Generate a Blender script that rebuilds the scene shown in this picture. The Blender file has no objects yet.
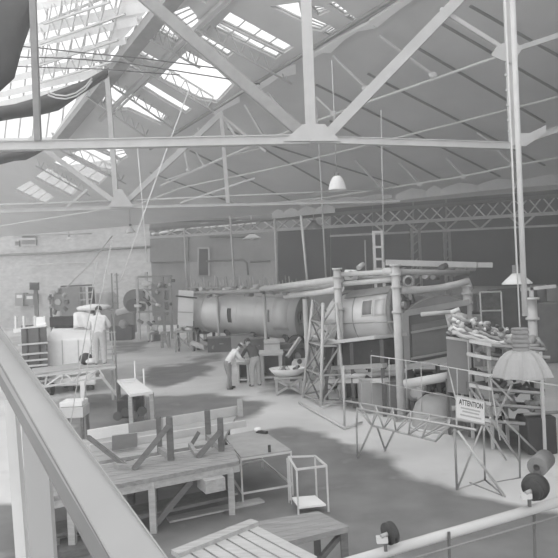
HAZE = 0.0065; EXPO = 0.93
import bpy, bmesh, math, random
from mathutils import Vector, Matrix
from mathutils.geometry import delaunay_2d_cdt
random.seed(7)
SC = bpy.context.scene
COL = SC.collection
F = 620.0
H = 3.8
S, C = math.sin(0.045), math.cos(0.045)
CAM = Vector((0, 0, H))
RX = Vector((C, 0, -S)); UX = Vector((S, 0, C)); FY = Vector((0, 1, 0))

# ---------- sight helpers: where a thing seen in the photograph stands in the hall
def ray(px, py):
    return FY + RX*((px-279)/F) + UX*((279-py)/F)
def P(px, py, d):
    return CAM + ray(px, py)*d
def G(px, py, z=0.0):
    r = ray(px, py)
    return CAM + r*((z-H)/r.z)
def on_plane(px, py, p0, n):
    r = ray(px, py)
    return CAM + r*((p0-CAM).dot(n)/r.dot(n))
def hz(px):
    return 279-0.045*(px-279)
def gd(px, py):
    return H*F/(py-hz(px))

# ---------- materials
MATS = {}
def mat(name, v, rough=0.7, metal=0.0, var=0.12, scale=3.0, stretch=(1,1,1), bump=0.0, kind=None, dirt=0.0):
    if name in MATS: return MATS[name]
    m = bpy.data.materials.new(name); m.use_nodes = True
    nt = m.node_tree; N = nt.nodes; L = nt.links
    b = N['Principled BSDF']
    b.inputs['Roughness'].default_value = rough
    b.inputs['Metallic'].default_value = metal
    tc = N.new('ShaderNodeTexCoord'); mp = N.new('ShaderNodeMapping')
    mp.inputs['Scale'].default_value = stretch
    L.new(tc.outputs['Object'], mp.inputs['Vector'])
    nz = N.new('ShaderNodeTexNoise'); nz.inputs['Scale'].default_value = scale
    nz.inputs['Detail'].default_value = 5; nz.inputs['Roughness'].default_value = 0.6
    L.new(mp.outputs['Vector'], nz.inputs['Vector'])
    cr = N.new('ShaderNodeValToRGB')
    lo = max(0.0, v*(1-var-dirt)); hi = min(1.0, v*(1+var))
    cr.color_ramp.elements[0].position = 0.3; cr.color_ramp.elements[0].color = (lo, lo, lo, 1)
    cr.color_ramp.elements[1].position = 0.7; cr.color_ramp.elements[1].color = (hi, hi, hi, 1)
    L.new(nz.outputs['Fac'], cr.inputs['Fac'])
    L.new(cr.outputs['Color'], b.inputs['Base Color'])
    if bump:
        bp = N.new('ShaderNodeBump'); bp.inputs['Strength'].default_value = bump; bp.inputs['Distance'].default_value = 0.02
        L.new(nz.outputs['Fac'], bp.inputs['Height']); L.new(bp.outputs['Normal'], b.inputs['Normal'])
    MATS[name] = m
    return m
WHITE = mat('white_paint', .72, .55, var=.06)
PALE = mat('pale_grey_paint', .50, .55, var=.08)
GREY = mat('grey_paint', .30, .55, var=.1)
MID = mat('mid_grey_paint', .20, .55, var=.12)
DARK = mat('dark_grey_paint', .09, .6, var=.2)
BLACK = mat('black_iron', .03, .6, var=.3)
CLOTH = mat('white_canvas', .82, .9, var=.05, scale=6, bump=.2)
TARP = mat('dark_canvas', .06, .95, var=.2, scale=2, bump=.2)
ALU = mat('aluminium_skin', .58, .40, .2, var=.1, scale=1.2, stretch=(1, 1, .35))
ALUP = mat('pale_aluminium_sheet', .58, .45, .3, var=.08, scale=1.5)
STEEL = mat('worn_steel', .36, .5, .5, var=.2, scale=8)
WOOD = mat('worn_planks', .25, .85, var=.28, scale=2.2, stretch=(1.2, 9, 9), bump=.15)
WOODP = mat('pale_planks', .36, .85, var=.2, scale=2.0, stretch=(1.2, 10, 10), bump=.15)
WOODD = mat('dark_timber', .12, .85, var=.25, scale=3, stretch=(2, 2, 8))
SKIN = mat('skin', .42, .6, var=.05)
HAIR = mat('dark_hair', .035, .7, var=.3, scale=30)
SHIRT = mat('white_cotton', .72, .9, var=.08, scale=14, bump=.25)
JACKET = mat('dark_cloth', .085, .9, var=.15, scale=14, bump=.25)
TROUS = mat('grey_trouser_cloth', .24, .9, var=.12, scale=14, bump=.25)
LTROUS = mat('light_trouser_cloth', .42, .9, var=.1, scale=14, bump=.25)
BOOT = mat('black_leather', .03, .5, var=.2)

def glass_mat():
    m = bpy.data.materials.new('skylight_glass'); m.use_nodes = True
    nt = m.node_tree; N = nt.nodes; L = nt.links
    for n in list(N): N.remove(n)
    o = N.new('ShaderNodeOutputMaterial'); mx = N.new('ShaderNodeMixShader')
    t = N.new('ShaderNodeBsdfTransparent'); g = N.new('ShaderNodeBsdfTranslucent')
    nz = N.new('ShaderNodeTexNoise'); nz.inputs['Scale'].default_value = .8
    cr = N.new('ShaderNodeValToRGB')
    cr.color_ramp.elements[0].color = (.80, .80, .80, 1); cr.color_ramp.elements[1].color = (.97, .97, .97, 1)
    L.new(nz.outputs['Fac'], cr.inputs['Fac']); L.new(cr.outputs['Color'], t.inputs['Color'])
    g.inputs['Color'].default_value = (.8, .8, .8, 1); mx.inputs[0].default_value = .25
    L.new(t.outputs[0], mx.inputs[1]); L.new(g.outputs[0], mx.inputs[2]); L.new(mx.outputs[0], o.inputs['Surface'])
    return m
GLASS = glass_mat()

# ---------- mesh builder
class MB:
    def __init__(s): s.bm = bmesh.new(); s.sm = False
    def quadmesh(s, vs, fs, smooth=False):
        v = [s.bm.verts.new(p) for p in vs]
        for f in fs:
            try:
                q = s.bm.faces.new([v[i] for i in f]); q.smooth = smooth
            except ValueError: pass
        return s
    def box(s, c, size, rot=None):
        c = Vector(c); x, y, z = [k/2 for k in size]
        R = rot if rot is not None else Matrix.Identity(3)
        vs = [c + R @ Vector((a*x, b*y, d*z)) for d in (-1, 1) for a, b in ((-1,-1),(1,-1),(1,1),(-1,1))]
        return s.quadmesh(vs, [(3,2,1,0),(4,5,6,7),(0,1,5,4),(1,2,6,5),(2,3,7,6),(3,0,4,7)])
    def beam(s, p, q, w, h=None, up=(0,0,1)):
        p = Vector(p); q = Vector(q); h = h or w
        d = (q-p).normalized(); up = Vector(up)
        if abs(d.dot(up)) > .97: up = Vector((0,1,0))
        a = d.cross(up).normalized()*w/2; b = a.cross(d).normalized()*h/2
        vs = [p-a-b, p+a-b, p+a+b, p-a+b, q-a-b, q+a-b, q+a+b, q-a+b]
        return s.quadmesh(vs, [(0,1,2,3),(7,6,5,4),(4,5,1,0),(5,6,2,1),(6,7,3,2),(7,4,0,3)])
    def lathe(s, p, q, prof, seg=16, smooth=True, a0=0.0, arc=2*math.pi):
        """prof: (t along p-q, radius)"""
        p = Vector(p); q = Vector(q); d = (q-p); n = d.normalized()
        up = Vector((0,0,1)) if abs(n.z) < .9 else Vector((0,1,0))
        a = n.cross(up).normalized(); b = a.cross(n).normalized()
        full = arc > 6.28; k = seg if full else seg+1
        rings = []
        for t, r in prof:
            c = p + d*t
            rings.append([s.bm.verts.new(c + (a*math.cos(a0+arc*i/seg)+b*math.sin(a0+arc*i/seg))*max(r, 1e-4)) for i in range(k)])
        for A, B in zip(rings, rings[1:]):
            for i in range(seg):
                j = (i+1) % k
                try:
                    f = s.bm.faces.new((A[i], A[j], B[j], B[i])); f.smooth = smooth
                except ValueError: pass
        s._rings = rings
        return s
    def tube(s, p, q, r, seg=8, r2=None, smooth=True):
        s.lathe(p, q, [(0, r), (1, r2 or r)], seg, smooth)
        for R in (s._rings[0], s._rings[-1]):
            try: s.bm.faces.new(R)
            except ValueError: pass
        return s
    def path(s, pts, r, seg=6):
        pts = [Vector(p) for p in pts]
        rings = []
        up = Vector((0.13, 0.21, 0.97))
        for i, p in enumerate(pts):
            d = (pts[min(i+1, len(pts)-1)]-pts[max(i-1, 0)]).normalized()
            if abs(d.dot(up)) > .98: u = Vector((1, 0, 0))
            else: u = up
            a = d.cross(u).normalized(); b = a.cross(d).normalized()
            rings.append([s.bm.verts.new(p+(a*math.cos(6.2832*k/seg)+b*math.sin(6.2832*k/seg))*r) for k in range(seg)])
        for A, B in zip(rings, rings[1:]):
            for i in range(seg):
                f = s.bm.faces.new((A[i], A[(i+1)%seg], B[(i+1)%seg], B[i])); f.smooth = True
        s.bm.faces.new(rings[0]); s.bm.faces.new(rings[-1])
        return s
    def ball(s, c, r, sc=(1,1,1), seg=12):
        m = Matrix.Translation(Vector(c)) @ Matrix.Diagonal((sc[0]*r, sc[1]*r, sc[2]*r, 1))
        n0 = len(s.bm.faces)
        bmesh.ops.create_uvsphere(s.bm, u_segments=seg, v_segments=seg//2+2, radius=1, matrix=m)
        s.bm.faces.ensure_lookup_table()
        for f in s.bm.faces[n0:]: f.smooth = True
        return s
    def prism(s, pts, off):
        """polygon pts extruded by vector off"""
        off = Vector(off); pts = [Vector(p) for p in pts]; n = len(pts)
        vs = pts + [p+off for p in pts]
        fs = [tuple(range(n))[::-1], tuple(range(n, 2*n))] + [(i, (i+1)%n, n+(i+1)%n, n+i) for i in range(n)]
        return s.quadmesh(vs, fs)
    def build(s, name, m, parent=None, bevel=0.0, origin=None):
        me = bpy.data.meshes.new(name)
        bmesh.ops.recalc_face_normals(s.bm, faces=s.bm.faces)
        if parent is not None:
            r = parent
            off = Vector((0,0,0))
            while r is not None: off += r.location; r = r.parent
        else:
            if origin is None:
                xs = [v.co for v in s.bm.verts]
                origin = Vector((sum(v.x for v in xs)/len(xs), sum(v.y for v in xs)/len(xs), min(v.z for v in xs)))
            off = Vector(origin)
        for v in s.bm.verts: v.co -= off
        s.bm.to_mesh(me); s.bm.free()
        me.materials.append(m)
        o = bpy.data.objects.new(name, me); COL.objects.link(o)
        if parent is not None: o.parent = parent
        else: o.location = off
        if bevel:
            bv = o.modifiers.new('bevel', 'BEVEL'); bv.width = bevel; bv.segments = 2; bv.limit_method = 'ANGLE'
        return o
def tag(o, label, cat, group=None, kind=None):
    o['label'] = label; o['category'] = cat
    if group: o['group'] = group
    if kind: o['kind'] = kind
    return o
def thing(name, loc, label, cat, group=None):
    o = bpy.data.objects.new(name, None); COL.objects.link(o); o.location = Vector(loc)
    o.empty_display_size = .2
    return tag(o, label, cat, group)
def struct(o):
    o['kind'] = 'structure'; return o
def copy_tree(o, parent=None):
    c = o.copy(); COL.objects.link(c)
    if parent is not None: c.parent = parent
    for ch in list(o.children): copy_tree(ch, c)
    return c
def yaw(a): return Matrix.Rotation(a, 3, 'Z')

# ---------- the slope of the roof and the long back wall
LDIR = Vector((-.933, .36, 0)).normalized()      # along the girder and the back wall
RDIR = Vector((.36, .933, 0)).normalized()       # from the camera's side towards them
G0 = P(541, 190, 36)
TAN = .27
NROOF = Vector((RDIR.x*TAN, RDIR.y*TAN, 1)).normalized()
RP0 = G0 + Vector((0, 0, .15))
def R1(px, py, k=1.0):                           # point on the ceiling, or a little below it (k < 1)
    p = on_plane(px, py, RP0, NROOF)
    return CAM + (p-CAM)*k
WP0 = Vector((-27, 64, 0)); WD = Vector((46.5, -18, 0)).normalized(); WN = Vector((WD.y, -WD.x, 0))
if WN.y > 0: WN = -WN
def W(px, py, off=0.0):
    return on_plane(px, py, WP0 + WN*off, WN)
# =====================================================================  FLOOR
import numpy as np
def inpoly(px, py, poly):
    res = np.zeros(px.shape, bool); n = len(poly)
    for i in range(n):
        x1, y1 = poly[i]; x2, y2 = poly[(i+1) % n]
        if y1 == y2: continue
        c = ((y1 > py) != (y2 > py)) & (px < (x2-x1)*(py-y1)/(y2-y1)+x1)
        res ^= c
    return res
def floor():
    ys = [-7.0, -3.0, 0.0, 3.0]
    y = 4.0
    while y < 72: ys.append(y); y *= 1.011
    ys.append(74.0)
    ys = np.array(ys); xs = np.arange(-40, 30.01, .22)
    X, Y = np.meshgrid(xs, ys)
    # where each floor point lies for the eye that drew the tarred areas
    ex = X*C - (-H)*0 + (-H)*(-S)*1.0; ex = X*RX.x + (-H)*RX.z
    ey = X*UX.x + (-H)*UX.z
    Yc = np.maximum(Y, .5)
    PX = 279+F*ex/Yc; PY = 279-F*ey/Yc
    rnd = np.random.RandomState(3)
    jx = rnd.normal(0, 1, X.shape); jy = rnd.normal(0, 1, X.shape)
    PX = PX+jx*2.0; PY = PY+jy*1.0
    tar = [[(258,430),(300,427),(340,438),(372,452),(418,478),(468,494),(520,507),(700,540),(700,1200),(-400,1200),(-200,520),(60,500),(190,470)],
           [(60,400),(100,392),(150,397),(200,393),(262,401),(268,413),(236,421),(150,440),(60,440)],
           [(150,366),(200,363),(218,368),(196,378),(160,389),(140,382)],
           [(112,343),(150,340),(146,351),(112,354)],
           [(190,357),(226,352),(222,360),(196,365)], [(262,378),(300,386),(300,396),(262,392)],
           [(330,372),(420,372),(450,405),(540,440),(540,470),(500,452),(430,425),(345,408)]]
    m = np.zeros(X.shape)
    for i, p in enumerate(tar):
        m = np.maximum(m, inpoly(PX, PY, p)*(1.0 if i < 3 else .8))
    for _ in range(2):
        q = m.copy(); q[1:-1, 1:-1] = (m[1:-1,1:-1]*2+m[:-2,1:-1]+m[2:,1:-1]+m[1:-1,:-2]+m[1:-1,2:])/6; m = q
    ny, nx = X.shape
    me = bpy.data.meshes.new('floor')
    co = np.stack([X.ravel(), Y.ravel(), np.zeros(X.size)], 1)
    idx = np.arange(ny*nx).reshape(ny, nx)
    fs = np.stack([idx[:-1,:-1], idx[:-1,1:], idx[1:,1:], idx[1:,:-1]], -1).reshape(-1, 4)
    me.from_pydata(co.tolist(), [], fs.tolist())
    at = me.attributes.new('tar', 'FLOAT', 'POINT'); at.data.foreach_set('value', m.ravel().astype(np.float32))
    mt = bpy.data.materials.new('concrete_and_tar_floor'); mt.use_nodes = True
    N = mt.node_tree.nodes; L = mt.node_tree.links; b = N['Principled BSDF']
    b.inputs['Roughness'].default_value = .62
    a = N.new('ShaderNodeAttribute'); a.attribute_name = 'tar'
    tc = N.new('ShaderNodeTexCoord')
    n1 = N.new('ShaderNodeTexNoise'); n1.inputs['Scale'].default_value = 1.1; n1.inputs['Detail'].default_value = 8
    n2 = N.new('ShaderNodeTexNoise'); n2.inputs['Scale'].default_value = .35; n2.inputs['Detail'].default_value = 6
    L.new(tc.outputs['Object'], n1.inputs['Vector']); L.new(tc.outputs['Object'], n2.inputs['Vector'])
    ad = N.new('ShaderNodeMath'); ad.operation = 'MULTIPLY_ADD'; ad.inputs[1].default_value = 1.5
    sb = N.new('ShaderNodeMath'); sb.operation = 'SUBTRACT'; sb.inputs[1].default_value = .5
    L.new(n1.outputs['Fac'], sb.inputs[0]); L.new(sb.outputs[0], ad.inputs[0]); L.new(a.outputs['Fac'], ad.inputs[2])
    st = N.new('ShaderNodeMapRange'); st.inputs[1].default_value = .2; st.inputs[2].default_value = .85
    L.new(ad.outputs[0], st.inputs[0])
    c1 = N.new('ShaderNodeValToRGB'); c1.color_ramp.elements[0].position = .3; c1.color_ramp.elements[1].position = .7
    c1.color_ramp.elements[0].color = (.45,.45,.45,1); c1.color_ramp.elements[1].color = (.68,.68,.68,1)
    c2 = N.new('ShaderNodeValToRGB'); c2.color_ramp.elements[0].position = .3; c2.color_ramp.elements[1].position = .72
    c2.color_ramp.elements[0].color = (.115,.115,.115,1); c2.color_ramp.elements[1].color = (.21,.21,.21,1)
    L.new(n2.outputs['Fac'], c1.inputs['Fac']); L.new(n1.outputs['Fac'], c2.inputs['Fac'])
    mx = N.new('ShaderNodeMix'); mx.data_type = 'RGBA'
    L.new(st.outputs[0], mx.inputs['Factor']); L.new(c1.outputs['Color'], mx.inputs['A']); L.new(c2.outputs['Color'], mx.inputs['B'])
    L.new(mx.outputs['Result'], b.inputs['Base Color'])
    me.materials.append(mt)
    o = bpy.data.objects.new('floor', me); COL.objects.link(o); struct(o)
floor()

# =====================================================================  BACK WALL
WALLP = mat('whitewashed_brick', .50, .9, var=.14, scale=1.4, stretch=(1, 1, 2.5), dirt=.08)
WALLG = mat('grey_wall_render', .20, .9, var=.14, scale=.8)
WALLD = mat('shaded_wall_panels', .035, .9, var=.2, scale=.6)  # shade on the right part of the back wall, put into the colour
def wall_slab(name, x0, x1, z0, z1, m, thick=.4, off=0.0):
    a = G0*0
    p = W(x0, 280, off); q = W(x1, 280, off); p.z = q.z = 0
    v = [p+Vector((0,0,z0)), q+Vector((0,0,z0)), q+Vector((0,0,z1)), p+Vector((0,0,z1))]
    return struct(MB().prism(v, -WN*thick).build(name, m))
wall_slab('wall_left', -90, 152, 0, 16, WALLP)
wall_slab('wall_back', 152, 640, 0, 16, WALLG)
struct(MB().prism([(26, 44, 0), (7.5, 5, 0), (7.5, 5, 16), (26, 44, 16)], (.4, -.2, 0)).build('wall_right_unseen', WALLG))  # unseen wall, added to block the light from the right
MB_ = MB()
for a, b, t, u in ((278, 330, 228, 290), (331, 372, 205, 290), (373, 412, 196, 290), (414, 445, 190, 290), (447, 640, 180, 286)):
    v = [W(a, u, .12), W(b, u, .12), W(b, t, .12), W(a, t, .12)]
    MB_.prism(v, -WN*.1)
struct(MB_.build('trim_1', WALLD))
# pale dado of the grey wall
m_ = MB()
m_.prism([W(190, 292, .1), W(277, 292, .1), W(277, 261, .1), W(190, 262, .1)], -WN*.08)
struct(m_.build('trim_2', mat('pale_dado', .27, .9, var=.1)))
# big sliding door and the small dark door beyond the tube
d1 = MB().prism([W(150, 262, .2), W(188, 261, .2), W(188, 231, .2), W(150, 232, .2)], -WN*.15).build('door_1', mat('dark_door', .17, .8, var=.12)); struct(d1)
d2 = MB().prism([W(199, 275, .25), W(208.5, 275, .25), W(208, 249, .25), W(199, 249, .25)], -WN*.12).build('door_2', mat('black_door', .05, .7)); struct(d2)
fr = MB()
for a in ((198.3, 276, 198.3, 248), (209.2, 276, 208.8, 248), (198, 248, 209, 248)):
    fr.beam(W(a[0], a[1], .28), W(a[2], a[3], .28), .15)
fr.build('door_frame', GREY, d2)
# service pipes along the wall
k = 3
for pts, r, m in (([(-20,256),(60,253),(105,249),(150,247)], .13, MID), ([(-20,229),(60,226),(120,222.5),(180,221),(260,219.5)], .11, DARK),
                  ([(30,264.5),(95,262.5)], .05, PALE), ([(14,236),(92,233.5)], .05, GREY),
                  ([(206,261.5),(232,260),(243,259.5),(247,263),(248,275)], .09, DARK), ([(250,262),(270,261)], .09, DARK),
                  ([(210,236.5),(246,237)], .09, DARK), ([(152,234),(184,229)], .12, WHITE)):
    o = MB().path([W(x, y, .35) for x, y in pts], r).build('trim_%d' % k, m); struct(o); k += 1
TRIM = k
# vents high on the left wall
for i, (a, b, t, u) in enumerate(((22, 36, 239.5, 245), (22, 35, 234.5, 238.5), (15, 19, 241, 246))):
    o = struct(MB().prism([W(a, u, .2), W(b, u, .2), W(b, t, .2), W(a, t, .2)], -WN*.15).build('window_%d' % (i+1), MID))
    fr = MB()
    for y in (t, u): fr.beam(W(a, y, .25), W(b, y, .25), .1)
    fr.build('window_frame', PALE, o)

# =====================================================================  ROOF
CEIL = mat('grey_ceiling_boards', .66, .9, var=.08, scale=.35)
SKY = [  # openings of the ceiling: the bands of roof glazing
 [(220.5,21),(230,11),(294,46),(284,52)], [(213,28),(219.5,22),(282,53),(276,58)], [(199,38),(204,33),(235,50),(228,56.5)],
 [(157,78),(187,50),(212,64),(234,84),(217,102),(200,99)], [(194,36),(199,32),(199,37)], [(156,31),(161,19),(180,38),(177,43)], [(170,12),(189,5),(203,22),(191,31)],
 [(132,52),(137,47),(162,60),(157,64)], [(127,66),(130,62),(152,71.5),(147,75.5)], [(109,82),(122,87),(167,115),(161,124),(128,109),(114,111),(108,103)], [(140,85),(146,80),(192,108),(186,113),(160,98)],
 [(96,95),(104,84),(106,99),(103,104)], [(68,153),(90,147),(120,160),(114,171),(100,169)], [(52,163),(66,155),(108,176),(99,184)], [(34,177),(48,167),(80,187),(71,196)], [(14,189),(30,180),(54,196),(45,204)], [(96,146),(122,146),(128,156),(121,160)],
 [(310,14),(331,24),(321,30.5),(310,28)], [(311,4),(322,5),(331,10),(318,15)], [(327,3),(334,0),(351,13),(345,15)], [(346,16),(350,13),(360,19),(355,22)], [(322,32),(331,25.5),(341,29),(330,36)], [(270,5),(299,1),(303,21)],
 [(236,-24),(262,-24),(300,-4),(276,-4)], [(300,-24),(330,-24),(345,-6),(320,-6)], [(182,-10),(196,-22),(214,-8),(206,2)]]
def build_ceiling():
    outer = [(-140,142),(60,138),(168,3),(205,-43),(300,-60),(450,-60),(720,-60),(720,174.5),(541,190),(272,213),(14,235),(-140,248)]
    vs = [Vector(p) for p in outer]; ed = [(i, (i+1) % len(outer)) for i in range(len(outer))]
    for h in SKY:
        b = len(vs); vs += [Vector(p) for p in h]; ed += [(b+i, b+(i+1) % len(h)) for i in range(len(h))]
    ov, oe, of, *_ = delaunay_2d_cdt(vs, ed, [], 1, 1e-4)
    def inside(p, poly):
        r = False
        for i in range(len(poly)):
            (x1, y1), (x2, y2) = poly[i], poly[(i+1) % len(poly)]
            if (y1 > p.y) != (y2 > p.y) and p.x < (x2-x1)*(p.y-y1)/(y2-y1)+x1: r = not r
        return r
    m = MB(); P3 = [R1(v.x, v.y) for v in ov]; bv = [m.bm.verts.new(p) for p in P3]
    for f in of:
        c = Vector((0, 0))
        for i in f: c += ov[i]/len(f)
        if inside(c, outer) and not any(inside(c, h) for h in SKY):
            m.bm.faces.new([bv[i] for i in f])
    for v in list(m.bm.verts):
        if not v.link_faces: m.bm.verts.remove(v)
    o = m.build('ceiling', CEIL); struct(o)
    so = o.modifiers.new('t', 'SOLIDIFY'); so.thickness = .12; so.offset = 0
    for i, h in enumerate(SKY):
        p = [R1(x, y)+NROOF*.07 for x, y in h]
        g = struct(MB().quadmesh(p, [tuple(range(len(p)))]).build('window_%d' % (i+4), GLASS))
        q = MB(); n = len(p)
        for k in range(n): q.beam(p[k], p[(k+1) % n], .07, .08, NROOF)
        a, b, c, d = p[0], p[1], p[n//2], p[-1]
        for t in (.25, .5, .75):
            if n == 4: q.beam(p[0].lerp(p[3], t), p[1].lerp(p[2], t), .04, .05, NROOF)
        q.build('window_frame', PALE, g)
build_ceiling()
NW = 4+len(SKY)
# the glazed slope on the far left, seen through its purlins
A_ = R1(60, 138); B_ = R1(205, -43); C_ = P(14, 20, 30)
N2 = (B_-A_).cross(C_-A_).normalized()
def R2(px, py, k=1.0):
    p = on_plane(px, py, A_, N2)
    return CAM+(p-CAM)*k
g = struct(MB().quadmesh([R2(-110, 150), R2(60, 138), R2(205, -43), R2(-110, -43)], [(0,1,2,3)]).build('window_%d' % NW, GLASS))
fr = MB()
for (x0, y0, x1, y1, w) in ((-110,10,190,-48,.3),(-110,36,160,-18,.3),(-110,60,158,4,.35),(-110,78,140,20,.28),(-110,92,128,40,.25),(-110,108,108,56,.3),(-110,120,100,72,.3),(-110,130,92,84,.35)):
    fr.beam(R2(x0, y0, .985), R2(x1, y1, .985), w, .25, N2)
fr.build('purlin', WHITE, g)
fr = MB()
for x in range(-80, 180, 14):
    fr.beam(R2(x, max(-40, 150-(x+110)*.07 if x < 60 else 138-(x-60)*1.25), .995), R2(x+22, -43, .995), .05, .07, N2)
fr.build('glazing_bar', PALE, g)
# lattice purlins under the glazing
def lattice(m, p, q, h, n, r, up=Vector((0,0,1))):
    p = Vector(p); q = Vector(q); u = up.normalized()*h
    m.beam(p, q, r*2.2); m.beam(p+u, q+u, r*2.2)
    for i in range(n):
        a = p.lerp(q, i/n); b = p.lerp(q, (i+1)/n)
        if i % 2: m.beam(a, b+u, r*1.2)
        else: m.beam(a+u, b, r*1.2)
    return m
T = TRIM
fr = MB()
for (x0, y0, x1, y1) in ((38,66,118,40),(40,44,125,14),(44,24,110,2),(36,84,112,62)):
    lattice(fr, R2(x0, y0, .955), R2(x1, y1, .955), .9, 12, .035)
struct(fr.build('trim_%d' % T, PALE)); T += 1
for (x0, y0, x1, y1) in ((122,58,214,112),(100,78,178,132),(196,30,292,84),(52,146,126,184),(36,166,90,196),(150,40,200,68),(86,96,150,140)):
    fr = MB(); lattice(fr, R1(x0, y0, .965), R1(x1, y1, .965), .7, 12, .03)
    struct(fr.build('trim_%d' % T, PALE)); T += 1
# the valley beam between the two slopes, and its white boarding
o = MB()
o.beam(R1(56, 143, .985), R1(205, -43, .985), .5, .55, NROOF)
struct(o.build('trim_%d' % T, mat('valley_beam_paint', .27, .8))); T += 1
o = MB().prism([R2(68,125,.98), R2(100,66,.98), R2(158,-2,.98), R2(122,-2,.98), R2(108,40,.98), R2(104,66,.98), R2(52,137,.98)], Vector((0,.1,.1)))
struct(o.build('trim_%d' % T, mat('white_boarding', .66, .8, var=.05))); T += 1
# second long member, with the white coves that end the ceiling bays against it
o = MB(); o.beam(R1(150, 149, .98), R1(425, -21, .98), .09, .12, NROOF)
struct(o.build('trim_%d' % T, GREY)); T += 1
o = MB(); o.beam(R1(100, 120, .98), R1(232, -6, .98), .15, .2, NROOF); o.beam(R1(110, 117, .975), R1(240, -8, .975), .07, .1, NROOF)
struct(o.build('trim_%d' % T, PALE)); T += 1
for up_px, lo_px in ((((325,44),(338,36.5),(352,29),(371,19.5)), ((331,50.5),(345,37),(358,29),(375,26))), (((369,19),(383,10),(395,2),(415,-12)), ((377,25.5),(389,15),(401,6),(424,-10))),
                     (((251,86),(266,76),(279,68),(295,62)), ((256,90),(268,83),(278,76),(296,72))), (((212,111),(222,105),(231,99.5),(239,93)), ((217,114),(224,108),(231,104.5),(240,100))),
                     (((312,52),(318,48.5),(322,46),(327,43)), ((312,57),(318,53),(323,50.5),(331,51)))):
    o = MB(); up = [R1(x, y, .985) for x, y in up_px]; lo = [R1(x, y, .985) for x, y in lo_px]
    for a, b, c, d in zip(up, up[1:], lo[1:], lo): o.prism([a, b, c, d], -NROOF*.1)
    struct(o.build('trim_%d' % T, mat('white_cove', .88, .8, var=.04))); T += 1
# battens of the ceiling
BT = mat('ceiling_batten', .26, .8, var=.1)
o = MB()
for (x0, y0, x1, y1) in ((412,44,545,122),(368,73,545,165),(316,84,500,176),(330,120,440,178),(262,142,400,185),(440,22,560,92),(470,5,570,62),(228,128,330,186),(190,150,290,200),(150,172,240,205)):
    o.beam(R1(x0, y0, .997), R1(x1, y1, .997), .11, .1, NROOF)
struct(o.build('trim_%d' % T, BT)); T += 1
o = MB()
for (x0, y0, x1, y1) in ((430,150,498,178),(500,40,560,70),(505,115,470,150),(300,205,322,160),(285,195,300,160),(410,40,420,100),(350,180,360,140),(462,170,485,140)):
    o.beam(R1(x0, y0, .998), R1(x1, y1, .998), .08, .06, NROOF)
struct(o.build('trim_%d' % T, BT)); T += 1
# pale eave panels between ceiling and girder, arched on top
def eave(xs, yb, yt, d):
    global T
    for i in range(len(xs)-1):
        a, b = xs[i], xs[i+1]; pts = []
        for t in (0, 1): pts.append((a+(b-a)*t, yb[i]+(yb[i+1]-yb[i])*t))
        for t in (1, .85, .5, .15, 0):
            y = yb[i]+(yb[i+1]-yb[i])*t-(yt*(.55+.45*math.sin(math.pi*min(1, max(0, t)))))
            pts.append((a+(b-a)*t, y))
        v = [P(x, y, d[i]) for x, y in pts]
        struct(MB().prism(v, Vector((0, .15, 0))).build('trim_%d' % T, mat('pale_eave_board', .74, .8, var=.06))); T += 1
eave([396,427,441.3,477.3,518,580], [201,197,195.5,191.5,187.5,183], 11, [35.2,34.6,34.2,33.9,33.5,33])
eave([272,284,298,316,335], [218.5,217.5,216,214,212.5], 9, [39.5,39,38.5,38,37.5])
eave([187,222,256], [229,226.5,223.5], 5, [49,48,48])
eave([300,330,360,392], [206,203,200.5,198], 5, [37.5,37,36.5,36])

# =====================================================================  ROOF TRUSSES
def truss(name, label, spec, d, group=None, m=None, m2=None):
    t = thing(name, (P(278, 200, d).x, d, P(278, 140, d).z), label, 'roof truss', group)
    for part, (x0, y0, x1, y1), w, dd, mm in spec:
        o = MB(); p, q = P(x0, y0, d+dd), P(x1, y1, d+dd)
        if part.endswith('chord'):
            o.beam(p, q, w*.6, w); u = Vector((0,0,w/2))
            o.beam(p-u, q-u, w*1.1, w*.12); o.beam(p+u, q+u, w*1.1, w*.12)
        elif part == 'tie': o.tube(p, q, w/2, 6)
        elif part == 'gusset': o.tube(p, q, w/2, 6)
        else: o.beam(p, q, w, w*.75, (0,1,0))
        o.build(part, mm or m or PALE, t)
    return t
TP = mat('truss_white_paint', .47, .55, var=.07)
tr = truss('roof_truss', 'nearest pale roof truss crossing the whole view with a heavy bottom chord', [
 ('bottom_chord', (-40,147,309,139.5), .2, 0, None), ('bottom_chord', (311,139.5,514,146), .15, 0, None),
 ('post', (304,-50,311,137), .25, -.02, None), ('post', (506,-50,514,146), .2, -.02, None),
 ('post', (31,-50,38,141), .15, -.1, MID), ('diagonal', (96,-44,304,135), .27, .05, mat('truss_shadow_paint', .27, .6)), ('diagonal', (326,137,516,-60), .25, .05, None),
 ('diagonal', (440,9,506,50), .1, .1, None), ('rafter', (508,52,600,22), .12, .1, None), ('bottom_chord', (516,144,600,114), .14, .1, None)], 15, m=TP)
def plate(px, d, th, name, m, parent, off=(0, 1, 0)):
    return MB().prism([P(x, y, d) for x, y in px], Vector(off)*th).build(name, m, parent)
plate([(283,141),(303,124),(325,124),(341,141)], 14.86, .03, 'gusset_plate', TP, tr)
plate([(491,55),(497,46),(503,43),(516,42),(523,48),(516,58),(511,63),(504,61)], 14.86, .03, 'gusset_plate', TP, tr)
plate([(516,146),(516,133),(530,133),(546,125),(546,133),(526,146)], 14.9, .03, 'gusset_plate', PALE, tr)
o = MB()
for y in (60, 75, 90, 105, 120, 131): o.box(P(505+ (y-50)*.06, y, 14.85), (.09, .05, .06))
o.build('bracket', PALE, tr)
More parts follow.
